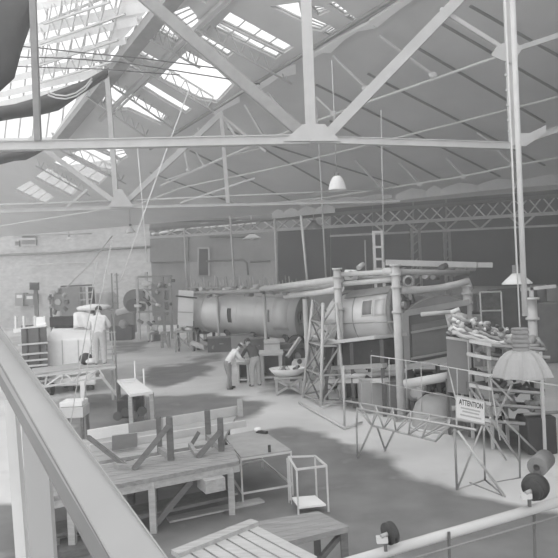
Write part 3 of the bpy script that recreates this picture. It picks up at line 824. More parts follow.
for i in range(9):
    c = tp(random.uniform(318, 336), random.uniform(345, 372), random.uniform(.2, 1.2))
    MB().tube(c, c+Vector((random.uniform(-.25, .25), 0, random.uniform(-.3, .3))), .05, 8).build('pipe', (PALE, GREY, DARK)[i % 3], tw)
# floor frame of rods right of the tower
F1 = [foot(299, 404), foot(345, 430), foot(362, 424), foot(352, 412)]
fl = rods('floor_frame', 'low frame of thin rods lying on the floor before the scaffold tower', 'frame',
     [('rod', F1[0]+Vector((0,0,.05)), F1[1]+Vector((0,0,.05)), .035), ('rod', foot(304, 398)+Vector((0,0,.05)), foot(360, 402)+Vector((0,0,.05)), .035),
      ('rod', foot(322, 410)+Vector((0,0,.08)), foot(352, 400)+Vector((0,0,.08)), .03), ('upright', foot(344.5, 427), P(343.5, 366, gd(344.5, 427)), .03), ('rod', F1[1]+Vector((0,0,.05)), F1[2]+Vector((0,0,.05)), .03)], F1[1], m=PALE)

# =====================================================================  TRUSSED BARRIER WITH THE SIGN
bs = []
def bp(x, y, d): return P(x, y, d)
A0, A1 = bp(346, 401, 13.6), bp(490, 425, 10.7)      # rear upper chord
B0, B1 = bp(357, 408.5, 12.6), bp(476, 430, 9.9)     # front upper chord
C0, C1 = bp(372, 425.5, 12.5), bp(436, 441, 11.2)    # lower chord
for p, q in ((A0, A1), (B0, B1), (C0, C1)): bs.append(('chord', p, q, .03))
N = 6
for i in range(N):
    c = C0.lerp(C1, i/(N-1)) if i < N else C1
    ta = .12+.13*i; tb = .06+.15*i
    bs.append(('web', c, A0.lerp(A1, ta), .022)); bs.append(('web', c, B0.lerp(B1, tb), .022, WHITE))
    if i < N-1:
        bs.append(('web', c, B0.lerp(B1, tb+.15), .022, WHITE)); bs.append(('web', c, A0.lerp(A1, ta+.13), .02))
    bs.append(('web', A0.lerp(A1, ta), B0.lerp(B1, tb), .02, PALE))
bs += [('web', B0.lerp(B1, 0), C0, .03, WHITE), ('web', C1, B0.lerp(B1, .82), .025), ('web', A0.lerp(A1, .75), B0.lerp(B1, .62), .02)]
g1 = foot(357.5, 458); g2 = foot(385, 450); g3 = foot(457, 490); g4 = foot(485, 480); g5 = foot(505, 497)
bs += [('leg', g1, bp(356.5, 427, 12.8), .026, GREY), ('leg', bp(356.5, 427, 12.8), bp(357, 409, 12.7), .026), ('leg', g1, C0, .03), ('leg', g2, bp(377, 426.5, 12.4), .03), ('leg', g2, bp(394, 431, 12.1), .03),
       ('leg', g3, bp(454.5, 429, 10.4), .03, GREY), ('leg', g3, bp(482, 426, 10.3), .025), ('leg', g4, bp(483.5, 424, 10.6), .025, GREY), ('leg', g5, bp(458, 431, 10.4), .03, PALE),
       ('leg', foot(506, 460), bp(485, 424, 10.8), .03, WHITE), ('base_rod', g3, g4, .025), ('base_rod', g4, g5, .025, MID), ('base_rod', foot(470, 483), g5, .025, MID), ('base_rod', foot(497, 482), foot(520, 478), .02, MID),
       ('leg', foot(520, 462), bp(490, 418, 11.2), .03), ('leg', foot(540, 455), bp(505, 421, 11.8), .03), ('leg', foot(520, 478), bp(519, 434, 11.3), .025, MID)]
RT = [bp(371, 355.5, 13.4), bp(431, 364, 12.6), bp(486, 374, 11.8), bp(560, 386, 10.9)]
for p, q in zip(RT, RT[1:]): bs.append(('handrail', p, q, .015, PALE))
RB = [bp(345, 374, 13.6), bp(371, 381, 13.4), bp(406, 388, 12.9), bp(455, 397.5, 11.6)]
for p, q in zip(RB, RB[1:]): bs.append(('handrail', p, q, .013))
for x, y0, y1, d in ((371, 355.5, 404, 13.4), (389, 358, 407, 13.15), (406, 360.5, 409, 12.9), (421, 363, 412, 12.75), (457, 368, 420, 12.2)): bs.append(('rail_post', bp(x, y0, d), bp(x+1, y1, d-.1), .014))
for x0, y0, x1, y1 in ((448, 367, 456, 400), (490, 376, 500, 440)): bs.append(('rail_post', bp(x0, y0, 12), bp(x1, y1, 11), .018))
rods('barrier', 'low barrier of light trussed rods with a handrail on splayed legs, carrying the notice board', 'barrier', [(a_, b_, c_, r_*.72, *[PALE if k is WHITE else k for k in kk]) for a_, b_, c_, r_, *kk in bs], base(420, 450, 11.5), m=mat('barrier_grey', .38, .6))
# notice board
SD = 10.55
sg = thing('notice_board', P(471, 424, SD), 'white ATTENTION notice board fixed to the barrier', 'sign')
s0, s1, s2, s3 = P(456.7, 418, SD), P(484.5, 424, SD+.05), P(484.2, 401.5, SD+.05), P(457, 395.5, SD)
MB().prism([s0, s1, s2, s3], Vector((0, .03, 0))).build('board', WHITE, sg)
ex_ = (s1-s0); ey_ = (s3-s0)
def text(body, size, u, v, m, parent, width=None):
    cu = bpy.data.curves.new('t', 'FONT'); cu.body = body; cu.size = 1; cu.align_x = 'CENTER'; cu.align_y = 'CENTER'
    cu.offset = .022
    o = bpy.data.objects.new('t', cu); COL.objects.link(o)
    bpy.context.view_layer.update()
    me = bpy.data.meshes.new_from_object(o.evaluated_get(bpy.context.evaluated_depsgraph_get()))
    bpy.data.objects.remove(o)
    xs_ = [p.co.x for p in me.vertices]; ys_ = [p.co.y for p in me.vertices]
    W_ = max(xs_)-min(xs_); H_ = max(ys_)-min(ys_); cx = (max(xs_)+min(xs_))/2; cy = (max(ys_)+min(ys_))/2
    rl = Vector(parent.location)
    for p in me.vertices:
        uu = u+(p.co.x-cx)/W_*width; vv = v+(p.co.y-cy)/H_*size
        p.co = s0+ex_*uu+ey_*vv-Vector((0, .004, 0))-rl
    me.materials.append(m); me.name = 'lettering'
    q = bpy.data.objects.new('lettering', me); COL.objects.link(q); q.parent = parent
INK = mat('sign_ink', .05, .8)
text('ATTENTION', .25, .5, .76, INK, sg, .86)
FAINT = mat('faint_ink', .42, .8)
o = MB()
for v, u0, u1 in ((.47, .14, .84), (.33, .2, .8), (.16, .12, .88)):
    p = s0+ex_*u0+ey_*v; q = s0+ex_*u1+ey_*v
    o.prism([p-Vector((0,.002,0)), q-Vector((0,.002,0)), q+ey_*.07-Vector((0,.002,0)), p+ey_*.07-Vector((0,.002,0))], Vector((0, -.002, 0)))
o.build('faint_lines', FAINT, sg)
for i in (0, 1):
    a_ = (s3, s2)[i]; b_ = (s0, s1)[i]; MB().beam(a_+Vector((0,.03,0)), b_+Vector((0,.03,-.12)), .025).build('frame_post', PALE, sg)
for a_, b_ in ((s0, s1), (s3, s2)): MB().beam(a_, b_, .03, .02).build('frame_rail', PALE, sg)

# =====================================================================  RACK AND PANEL BOARD AT THE RIGHT
t = thing('panel_board', base(458, 400, 14.4), 'plain grey upright panel board left of the white rack', 'panel')
v = [P(446.5, 337.5, 14.4), P(470, 341, 14.1), P(469.5, 395, 14.1), P(447.5, 392, 14.4)]
MB().prism(v, Vector((.05, .08, 0))).build('board', mat('board_grey', .17, .6, var=.06), t)
MB().beam(v[0], v[1], .06, .05).build('edge_strip', PALE, t)
for k in (0.05, .95):
    c = v[3].lerp(v[2], k); MB().beam(Vector((c.x, c.y+.05, 0)), c+Vector((0, .05, .3)), .06).build('leg', DARK, t)
rk = thing('shelf_rack', base(490, 420, 13), 'white angle-iron rack full of parts at the right, behind the notice board', 'rack')
for x0, y0, x1, yb in ((471, 340, 473, 438), (490.5, 343, 493, 449), (504, 345, 508, 444), (540, 352, 545, 455)):
    p = G(x1, yb); tpz = P(x0, y0, p.y); MB().beam(p, Vector((p.x, p.y, tpz.z)), .06).build('upright', PALE, rk)
for y in (341, 354.5, 372, 385, 400, 417):
    MB().beam(P(470, y, 13.4), P(492, y+4, 12.8), .05, .07).build('shelf_bar', PALE, rk)
    MB().beam(P(492, y+4, 12.8), P(545, y+8, 12.6), .05, .05).build('shelf_bar', GREY, rk)
    MB().prism([P(470, y+1, 13.4), P(492, y+5, 12.8), P(545, y+9, 12.6), P(545, y+4, 14.4), P(470, y-2, 14.8)], Vector((0, 0, -.03))).build('shelf', DARK, rk)
for a_ in ((470, 388, 508, 440), (476, 384, 492, 420), (492, 380, 512, 400), (512, 384, 496, 420), (494, 398, 508, 418)):
    MB().beam(P(a_[0], a_[1], 12.6), P(a_[2], a_[3], 12.5), .035).build('brace', GREY, rk)
random.seed(31)
for i in range(74):
    row = i % 6; y = (341, 354.5, 372, 385, 400, 417)[row]; x = random.uniform(472, 543)
    c = P(x, y+4+(x-470)*.06-random.uniform(2.5, 6), 13.4+random.uniform(0, .6))
    l = Vector((random.uniform(-.18, .18), random.uniform(-.1, .1), random.uniform(-.14, .14)))
    tag(MB().tube(c-l, c+l, random.uniform(.03, .085), 8).build('machine_part', (GREY, PALE, BLACK, MID, WHITE, DARK)[i % 6]),
        'small metal part among the many on the shelves of the white rack', 'part', 'metal parts on the white rack')
random.seed(41)
t = thing('pipe_bundle', P(490, 335, 14), 'rough bundle of knobbly pale pipes lying on top of the white rack', 'pipes')
for k in range(9):
    pts = []
    for i in range(16):
        x = 452+i*4.7; y = 316+i*1.45+k*2.0+random.uniform(-1.6, 1.6)
        pts.append(P(x, y, 15.0-k*.17-i*.03))
    MB().path(pts, random.uniform(.03, .06), 7).build('pipe', (PALE, GREY, WHITE, MID)[k % 4], t)
for i in range(90):
    x = random.uniform(456, 528); y = 316+(x-452)*.28+random.uniform(-3, 16)
    c = P(x, y, 14.2+random.uniform(-.4, .5)); MB().ball(c, random.uniform(.03, .075), (1.2, 1, 1), 8).build('fitting', (PALE, WHITE, GREY, DARK)[i % 4], t)
for x in (470, 500, 530):
    p = P(x, 330+(x-470)*.25, 14.4); MB().beam(Vector((p.x, p.y, 0)), p, .07).build('support', DARK, t)
# open thin frame, pale post, dark machine behind
t = rods('open_frame', 'thin dark open rectangular frame standing before the dark wall at right', 'frame',
  [('upright', base(481, 300, 21), P(480, 292, 21), .03), ('upright', base(502, 300, 21), P(501, 292, 21), .03), ('rail', P(480, 292.5, 21), P(501, 291.5, 21), .03), ('rail', P(480, 311, 21), P(502, 310.5, 21), .03)], base(491, 300, 21), m=PALE)
MB().prism([P(481, 328, 21.1), P(501, 328, 21.1), P(501, 293, 21.1), P(481, 293, 21.1)], Vector((0, .05, 0))).build('backing', mat('frame_mesh', .13, .9, var=.4, scale=5), t)
t = thing('bollard_column', base(532, 330, 14.5), 'thick pale flanged column at the right edge, beside the conduit', 'column')
p = base(533, 330, 15.2); tz = P(532, 301, 14.5).z
MB().tube(p, p+Vector((0, 0, tz)), .11, 16).build('shaft', PALE, t)
MB().lathe(p+Vector((0,0,tz-.5)), p+Vector((0,0,tz+.05)), [(0, .11), (0, .16), (.1, .16), (.1, .12), (.9, .12), (.9, .18), (1, .18), (1, 0)], 16).build('flange', PALE, t)
MB().beam(p+Vector((-.25, 0, tz+.25)), p+Vector((.6, 0, tz+.3)), .08, .08).build('arm', PALE, t)
MB().beam(p+Vector((0, 0, tz)), p+Vector((0, 0, tz+.3)), .08, .08).build('arm_post', PALE, t)
t = thing('machine_tool', base(520, 300, 24), 'dark bulky machine standing in the shade behind the conduit', 'machine')
p = base(512, 300, 25)
MB().box(p+Vector((0, 0, 1.5)), (1.6, 1.2, 3.0)).build('body', DARK, t, .04)
MB().box(p+Vector((1.2, -.1, 1.2)), (1.0, 1.0, 2.4)).build('cabinet', MID, t, .04)
MB().tube(p+Vector((1.0, -.2, 2.4)), p+Vector((1.0, -.2, 3.1)), .3, 14).build('motor', MID, t)
MB().box(p+Vector((-1.5, -.1, 1.0)), (1.1, 1.0, 2.0)).build('base', GREY, t, .04)
t = thing('machine_tool', base(458, 300, 27), 'long dim bench machine along the foot of the dark wall at right', 'machine')
p = base(470, 300, 30)
MB().box(p+Vector((0, 0, .9)), (6, 1, 1.8)).build('body', DARK, t, .04)
for i in range(6): MB().box(p+Vector((-2.5+i, -.1, 2.2)), (.6, .6, .9)).build('head', (MID, DARK, GREY)[i % 3], t, .03)
# wheeled drum at the right edge
t = thing('cable_drum', base(536, 470, 11), 'pale drum on a dark wheel at the right edge behind the white pipe', 'drum')
c = P(537, 467, 9.6)
MB().tube(c, c+Vector((.3, .4, 0)), .15, 20).build('shell', MID, t)
MB().lathe(c-Vector((.02,.03,0)), c-Vector((.01,.02,0)), [(0, .05), (1, .0)], 12).build('hole', BLACK, t)
w_ = P(535, 487, 9.4); MB().lathe(w_-Vector((.03,.05,0)), w_+Vector((.05,.07,0)), [(0, 0), (0, .17), (.2, .2), (.8, .2), (1, .17), (1, 0)], 22).build('wheel', BLACK, t)
MB().beam(c+Vector((.1,.15,0)), Vector((w_.x, w_.y, w_.z)), .1).build('fork', DARK, t)
t = thing('machine_tool', base(532, 440, 12), 'black low machine at the right edge under the rack', 'machine')
p = base(537, 440, 12.6)
MB().box(p+Vector((.1, .2, .38)), (.6, .5, .76)).build('body', BLACK, t, .04)
MB().tube(p+Vector((-.2, .1, .80)), p+Vector((.5, .1, .82)), .035, 10).build('shaft', GREY, t)

# chests added for the shade under the fuselage; dark engine clutter added under the boxed section
for i, (x, w, hh, d, m, lab) in enumerate(((222, 1.5, .75, 33.8, DARK, 'dark low chest added for the shade under the silver fuselage, below its slot'), (243, 1.2, .9, 33.2, GREY, 'grey chest added for the shade under the silver fuselage, behind the two workers'),
        (258, 1.0, .8, 31.8, DARK, 'dark chest added for the shade under the silver fuselage, left of the pale box'))):
    c = base(x, 345, d); t = thing('filler_chest', c, lab, 'chest')
    MB().box(c+Vector((0, 0, hh/2)), (w, .7, hh)).build('body', m, t, .02); MB().box(c+Vector((0, -.02, hh+.03)), (w*1.04, .76, .06)).build('lid', MID, t)
    MB().box(c+Vector((0, -.37, hh*.6)), (.2, .04, .05)).build('handle', STEEL, t)
random.seed(64)
for x, d, lab in ((424, 18.6, 'black engine block on a pallet under the dark boxed section, left one'), (443, 18.3, 'black engine block on a pallet under the dark boxed section, right one')):
    c = base(x, 390, d); t = thing('engine_block', c, lab, 'engine')
    MB().box(c+Vector((0, 0, .06)), (.9, .8, .12)).build('pallet', WOODD, t)
    MB().box(c+Vector((0, 0, .48)), (.6, .55, .7)).build('crankcase', BLACK, t, .04)
    for k in range(6):
        q_ = c+Vector((-.25+.25*(k % 3), -.3, .35+.3*(k//3))); MB().tube(q_, q_+Vector((0, -.12, .03)), .09, 10).build('engine_cylinder', DARK if k % 2 else MID, t)
    MB().tube(c+Vector((-.3, -.2, .9)), c+Vector((.35, -.2, .86)), .05, 8).build('manifold', GREY, t)
# =====================================================================  BENCHES AT LOWER LEFT
def planks(mb_name, corners, th, m, parent, n, gap=.006):
    """corners: near-left, near-right, far-right, far-left (top face) -> one part of n boards"""
    a, b, c, d = [Vector(p) for p in corners]; o = MB()
    for i in range(n):
        t0, t1 = i/n+gap, (i+1)/n-gap
        o.prism([a.lerp(d, t0), b.lerp(c, t0), b.lerp(c, t1), a.lerp(d, t1)], Vector((0, 0, -th)))
    return o.build(mb_name, m, parent)
Z = .86
nr = G(239, 461, Z); nl = G(20, 503, Z); fr = G(186, 434, Z); fl = G(20, 462, Z)
wb = thing('workbench', Vector(((nl.x+nr.x)/2, (nl.y+nr.y)/2+.6, 0)), 'long plank workbench in front, carrying two timber trestle frames', 'workbench')
fr = G(232, 444, Z); fl = G(20, 478, Z)
planks('top', (nl, nr, fr, fl), .07, WOOD, wb, 5)
e1 = (nr-nl).normalized(); e2 = (fr-nr).normalized()
MB().beam(nl-Vector((0,0,.12))+e2*.05, nr-Vector((0,0,.12))+e2*.05, .06, .12).build('apron', WOODP, wb)
for t_ in (.04, .2, .56, .955):
    for k in (.06, .9):
        c = nl.lerp(nr, t_)+(fr-nr)*k; MB().beam(Vector((c.x, c.y, 0)), Vector((c.x, c.y, Z-.08)), .10).build('leg', WOODP if k < .5 else WOODD, wb)
MB().beam(nl.lerp(nr, .05)*1+Vector((0,0,.25-Z))+e2*.4, nl.lerp(nr, .95)+Vector((0,0,.25-Z))+e2*.4, .5, .05).build('low_shelf', WOODD, wb)
dw = nl.lerp(nr, .80)+e2*.05-Vector((0,0,.27)); dq = nl.lerp(nr, .9)+e2*.05-Vector((0,0,.27))
MB().beam(dw, dq, .4, .2).build('drawer', WOODP, wb)
MB().beam(nl.lerp(nr, .57)-Vector((0,0,.75))+e2*.1, nl.lerp(nr, .75)-Vector((0,0,.2))+e2*.1, .05, .09).build('brace', WOODD, wb)
# rear bench with low fences
w2 = thing('workbench', G(140, 440, 0), 'second plank bench behind, with two long upright boards along it', 'workbench')
nl2, nr2, fr2, fl2 = G(20, 474, Z), G(222, 442, Z), G(236, 416, Z), G(40, 446, Z)
planks('top', (nl2, nr2, fr2, fl2), .06, WOODP, w2, 5)
for t_ in (.05, .5, .95):
    for k in (.08, .92):
        c = nl2.lerp(nr2, t_)+(fl2.lerp(fr2, t_)-nl2.lerp(nr2, t_))*k; MB().beam(Vector((c.x, c.y, 0)), Vector((c.x, c.y, Z-.06)), .12).build('leg', WOODD, w2)
def fence(y0, y1, x0, x1, lab, segs, hh):
    d0 = 2.6*F/(y0-hz(x0)); a_ = G(x0, y0, Z); b_ = G(x1, y1, Z)
    t = thing('fence_board', (a_+b_)/2, lab, 'board')
    for u0, u1, m in segs:
        MB().beam(a_.lerp(b_, u0)+Vector((0, 0, hh/2)), a_.lerp(b_, u1)+Vector((0, 0, hh/2)), .05, hh).build('board', m, t)
    return t
fence(440.5, 414.5, 88, 240, 'rear long upright board on the back bench, pale with a dark middle stretch', ((0, .24, WHITE), (.24, .46, GREY), (.46, 1, PALE)), .2)
fence(452, 426.5, 90, 246, 'front long upright board on the back bench, in front of the dark-middled one', ((0, 1, PALE),), .13)
MBp = [G(112, 452, Z), G(137, 448, Z), G(137, 434, Z+.3), G(112, 437, Z+.3)]
poly_thing('board', 'short grey worn board leaning in front of the rear bench boards', 'board', GREY, [p+Vector((0, 0, .02)) for p in MBp], Vector((0, .05, 0)))
# timber trestle frames standing on the bench
def tim(name, lab, segs):
    pts = [s[1] for s in segs]
    t = thing(name, Vector((sum(p.x for p in pts)/len(pts), sum(p.y for p in pts)/len(pts), Z)), lab, 'trestle frame')
    for part, p, q, w_ in segs: MB().beam(p, q, w_, w_*.8, (0, 1, 0)).build(part, WOODD if part != 'foot' else WOOD, t)
    return t
def up_(x, yb, yt, z=Z):
    p = G(x, yb, z); q = P(x-1.3, yt, p.y); return p, Vector((p.x, p.y, q.z))
p1, q1 = up_(160, 452, 417); p2, q2 = up_(171, 460, 417)
r1 = G(133, 470, Z); r2 = G(128, 468, Z)
tim('timber_trestle', 'dark timber A-shaped frame on the bench, left of the two', [('post', p2, q2, .1), ('post', p1, q1, .08), ('brace', r1, p2.lerp(q2, .82), .09), ('brace', G(88, 437, Z+.3), r2, .07), ('foot', p2+Vector((0,0,.05)), p1+Vector((0,0,.05)), .1), ('foot', r1+Vector((0,0,.04)), r2+Vector((-.2,0,.04)), .08)])
p1, q1 = up_(208.5, 440, 410); p2, q2 = up_(221.5, 451, 418)
r1 = G(197, 458, Z); r2 = G(190, 447, Z)
tim('timber_trestle', 'dark timber A-shaped frame on the bench, right of the two', [('post', p2, q2, .1), ('post', p1, q1, .1), ('brace', r1, p2.lerp(q2, .6), .09), ('brace', r2, P(199, 432, r2.y+.1), .07), ('foot', p2+Vector((0,0,.05)), p1+Vector((0,0,.05)), .12), ('foot', r1+Vector((0,0,.04)), r2+Vector((0,0,.04)), .08)])
p1, q1 = up_(240.5, 416, 399)
t = tag(MB().beam(p1, q1, .12, .1, (0,1,0)).build('stop_block', WOODP), 'short upright block at the far right end of the back bench', 'block')
c = G(258, 433, .80)
t = thing('hand_tool', c, 'small hand tool with a white head lying at the back corner of the white table', 'tool')
MB().ball(c+Vector((0, 0, .07)), .06, (1.3, .8, .8)).build('head', WHITE, t); MB().beam(c+Vector((-.02,0,.04)), c+Vector((.18, -.12, .03)), .06, .05).build('handle', BLACK, t)
# white metal table with sheet top
def frame_table(lab, name, px, z, m, topm, top=True, low=.18, inner=None):
    cs = [G(x, y, z) for x, y in px]; cen = sum(cs, Vector())/4
    t = thing(name, Vector((cen.x, cen.y, 0)), lab, 'table' if top else 'stand')
    w_ = .03
    for c in cs: MB().beam(Vector((c.x, c.y, 0)), c, w_).build('leg', m, t)
    for i in range(4):
        a_, b_ = cs[i], cs[(i+1) % 4]
        MB().beam(a_, b_, w_, w_).build('top_rail', m, t)
        if low: MB().beam(Vector((a_.x, a_.y, low)), Vector((b_.x, b_.y, low)), w_).build('low_rail', m, t)
    if top: planks('top', [c+Vector((0, 0, .04)) for c in cs], .025, topm, t, 1, 0)
    return t
frame_table('white-painted metal table with a grey sheet top at the right end of the workbench', 'metal_table', [(241, 459.5), (291, 452), (261, 431), (224, 438)], .76, PALE, mat('sheet_top', .30, .6, var=.15))
st_ = frame_table('open white frame stand on the floor, right of the white metal table', 'frame_stand', [(296.5, 469.5), (326.5, 466), (315, 456), (288.5, 457)], .74, PALE, PALE, False, .0)
cs = [G(x, y, .12) for x, y in ((299, 509), (326, 506), (315, 497), (292, 499))]
MB().prism(cs, Vector((0,0,.03))).build('lower_board', WHITE, st_)
for x, y0, y1 in ((289, 455, 503), (291.5, 456, 504)):
    p = G(x, y1); tag(MB().beam(p, Vector((p.x, p.y, .76)), .018).build('corner_stake', PALE), 'thin white stake between the metal table and the frame stand, %s' % ('left one' if x == 289 else 'right one'), 'stake')
tag(MB().beam(G(269.5, 452, .8), G(269.5, 452, .8)+Vector((0, 0, .12)), .05).build('clamp', BLACK), 'little dark clamp standing on the front edge of the white table', 'clamp')
# near plank table at the bottom and the trestle table right of it
zt = 1.0
pt = thing('plank_table', G(250, 560, 0)+Vector((0,.3,0)), 'pale plank-topped table at the bottom edge, nearest below the gallery', 'table')
A, B = G(255, 524, zt), G(175, 556, zt); Cq = G(318, 556, zt); D = B+(Cq-A)
planks('top', (B, D, Cq, A), .05, mat('fresh_planks', .42, .85, var=.14, scale=2, stretch=(2, 10, 10), bump=.1), pt, 7, .012)
MB().beam(A+Vector((0,0,.02)), B+Vector((0,0,.02)), .14, .05).build('edge_board', WOODP, pt)
for c in (A, B, Cq, D):
    c = c*.94+(A+B+Cq+D)/4*.06; MB().beam(Vector((c.x, c.y, 0)), Vector((c.x, c.y, zt-.06)), .09).build('leg', WOODD, pt)
tt = thing('trestle_table', G(320, 550, 0), 'low dark-legged trestle table behind the pale plank table at the bottom', 'table')
zq = .72
a_, b_, c_, d_ = G(285, 542.5, zq), G(349, 526.5, zq), G(318, 511, zq), G(225, 527, zq)
planks('top', (a_, b_, c_, d_), .07, mat('dull_planks', .24, .85, var=.2, scale=2, stretch=(1, 8, 8)), tt, 5, .004)
for c in (a_, b_, c_, d_):
    c = c*.9+(a_+b_+c_+d_)/4*.1; MB().beam(Vector((c.x, c.y, 0)), Vector((c.x, c.y, zq-.07)), .09).build('leg', WOODD, tt)
e_ = a_*.9+b_*.1; f_ = b_*.9+a_*.1
MB().beam(Vector((e_.x, e_.y+.1, .1)), Vector((f_.x, f_.y+.1, zq-.1)), .06).build('brace', WOODD, tt)
t = tag(MB().beam(G(100, 542, .06), G(60, 549, .06), .5, .1).build('timber_beam', WOODD), 'dark beam lying on the floor under the gallery rail', 'beam')

# =====================================================================  GALLERY RAIL AT LEFT AND WHITE PIPE RAIL AT RIGHT
RAIL = mat('gallery_rail_paint', .28, .5, var=.07)
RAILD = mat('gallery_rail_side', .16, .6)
ra = thing('gallery_rail', P(40, 420, 1.6), 'broad painted handrail crossing the lower left corner close to the camera', 'railing')
u0, u1 = P(-60, 243, 2.1), P(200, 600, .95)     # upper edge
l0, l1 = P(-60, 258, 2.1), P(133, 600, .95)     # lower edge
th = Vector((-.035, .02, -.05))
MB().prism([u0, u1, l1, l0], Vector((-.01, .03, -.045))).build('rail', RAIL, ra, .004)
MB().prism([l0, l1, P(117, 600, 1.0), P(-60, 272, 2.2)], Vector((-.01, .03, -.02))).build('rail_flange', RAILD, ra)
k0, k1 = P(20, 400, 1.62), P(33, 620, 1.62); k2, k3 = P(44, 400, 1.62), P(58, 620, 1.62)
MB().prism([k0, k1, k3, k2], Vector((-.01, .05, 0))).build('post', RAIL, ra)
k0, k1 = P(4, 400, 1.7), P(20, 620, 1.7); k2, k3 = P(14, 400, 1.7), P(31, 620, 1.7)
MB().prism([k0, k1, k3, k2], Vector((-.01, .05, 0))).build('post', mat('pale_post_paint', .48, .6), ra)
PIPE = mat('pipe_rail_paint', .45, .5, var=.06)
pr = thing('pipe_rail', P(460, 530, 5.2), 'thick white pipe rail sloping across the lower right corner', 'railing')
p0, p1 = P(330, 568, 4.9), P(575, 497, 5.6)
MB().tube(p0, p1, .043, 16).build('pipe', PIPE, pr)
MB().tube(P(400, 562, 4.9), P(575, 511, 5.5), .008, 6).build('lower_rod', MID, pr)
MB().beam(P(449, 532, 5.15), P(450, 620, 5.15), .02).build('post', DARK, pr)
MB().beam(P(534, 512, 5.45), P(536, 600, 5.45), .02).build('post', DARK, pr)
for x, y, d, lab in ((390, 533, 5.02, 'dark pulley wheel on the white pipe rail, the lower left one'), (533, 490, 5.45, 'dark pulley wheel on the white pipe rail, the one at the right edge')):
    c = P(x, y, d); t = thing('pulley', c-Vector((0,0,.1)), lab, 'pulley')
    ax_ = Vector((.9, .45, .1)).normalized()
    MB().lathe(c-ax_*.03, c+ax_*.03, [(0, .02), (0, .088), (.3, .088), (.5, .075), (.7, .088), (1, .088), (1, .02)], 24).build('wheel', BLACK, t)
    MB().tube(c-ax_*.09, c+ax_*.05, .018, 10).build('axle', STEEL, t)
    MB().box(c+Vector((-.07, -.02, -.04)), (.09, .05, .05)).build('bracket', PALE, t)
    MB().beam(c-ax_*.05, c-ax_*.05-Vector((0, 0, .13)), .025).build('arm', DARK, t)

# =====================================================================  LEFT SIDE: BRIDGE, COVERED MACHINE, CRATE, CART
BD = 19.5
def bq(x, y, dd=0): return P(x, y, BD+dd)
br = thing('truss_platform', base(80, 400, BD), 'small trussed platform bridge at left, the man in white stands on it', 'platform')
tops = [bq(30, 377), bq(116, 366.5)]; bots = [bq(30, 389), bq(104, 377)]
for off in (0, 1.3):
    v = Vector((-.36*off, off, 0))
    MB().beam(tops[0]+v, tops[1]+v, .07).build('top_chord', PALE, br); MB().beam(bots[0]+v, bots[1]+v, .07).build('bottom_chord', PALE, br)
    for i in range(5 if off == 0 else 0):
        a_ = tops[0].lerp(tops[1], i/5); b_ = bots[0].lerp(bots[1], i/5); a2_ = tops[0].lerp(tops[1], (i+1)/5); b2_ = bots[0].lerp(bots[1], (i+1)/5)
        MB().beam(a_+v, b_+v, .045).build('web', PALE, br)
        MB().beam((b_ if i % 2 else a_)+v, (a2_ if i % 2 else b2_)+v, .045).build('web', WHITE, br)
vv = Vector((-.48, 1.4, 0))
MB().prism([tops[0]+Vector((0,0,.05)), tops[1]+Vector((0,0,.05)), tops[1]+vv+Vector((0,0,.05)), tops[0]+vv+Vector((0,0,.05))], Vector((0, 0, .04))).build('deck', WOODP, br)
for x, m in ((81, WHITE), (36, PALE)):
    c = bq(x+2, 386, -.05); MB().beam(Vector((c.x, c.y, 0)), Vector((c.x, c.y, c.z+.15)), .14).build('leg', m, br)
c = bq(112, 370, 1.3); MB().beam(Vector((c.x, c.y, 0)), c, .08).build('leg', PALE, br)
MB().beam(bq(100, 374), G(126, 406), .08).build('brace', PALE, br)
for x in (92, 113, 116): MB().tube(bq(x, 367, .9), bq(x-1.5, 331, .9), .02, 6).build('rail_post', PALE, br)
for y in (333, 350): MB().tube(bq(90, y+1, .9), bq(116, y-1, .9), .02, 6).build('guard_rail', PALE, br)
# covered machine
cm = thing('covered_machine', base(70, 370, 24), 'large white-covered block behind the bridge at left, with a bright flat top', 'covered machine')
CD = 22.5
f0, f1 = P(46, 339, CD), P(94, 338, CD); g0, g1 = Vector((f0.x, f0.y, .25)), Vector((f1.x, f1.y, .25))
back = Vector((-1.75, 6.0, .0))
v = [g0, g1, f1, f0, g0+back, g1+back, f1+back+Vector((0,0,.4)), f0+back+Vector((0,0,.4))]
MB().quadmesh(v, [(0,1,2,3), (5,4,7,6), (3,2,6,7), (1,5,6,2), (4,0,3,7), (4,5,1,0)]).build('cover', CLOTH, cm, .08)
o = MB(); n = 12; vs = []
for i in range(n+1):
    for k in range(8):
        t_ = i/n; fold = .05*math.sin(t_*15+k*.6)
        dy, dz = ((0, 0), (.02, .25), (.04, .5), (.08, .78), (.3, .92), (.9, .95), (1.6, .93), (2.1, .9))[k]; dz *= .55
        vs.append(Vector(((f0.x+(f1.x-f0.x)*(.57+.43*t_))*1.10-dy*.3, CD+2.3+dy+fold, f0.z+.17+dz*1.1+.06*math.sin(t_*5))))
o.quadmesh(vs, [(i*8+k, (i+1)*8+k, (i+1)*8+k+1, i*8+k+1) for i in range(n) for k in range(7)], True)
o = o.build('draped_sheet', CLOTH, cm); so = o.modifiers.new('t', 'SOLIDIFY'); so.thickness = .04
for x in (50, 70, 90):
    p = P(x, 365, CD+.6); MB().beam(Vector((p.x, p.y, 0)), Vector((p.x, p.y, .3)), .2).build('foot', WOODD, cm)
for x in (62, 78): MB().beam(P(x, 340, CD-.02), P(x+1, 371, CD-.02), .03, .02).build('seam', PALE, cm)
t = tag(MB().beam(f0+Vector((-.9,3.2,.45)), f0+Vector((.45,3.2,.45)), .7, .4).build('cross_bar', BLACK), 'dark heavy bar lying on the back of the white-covered block', 'bar')
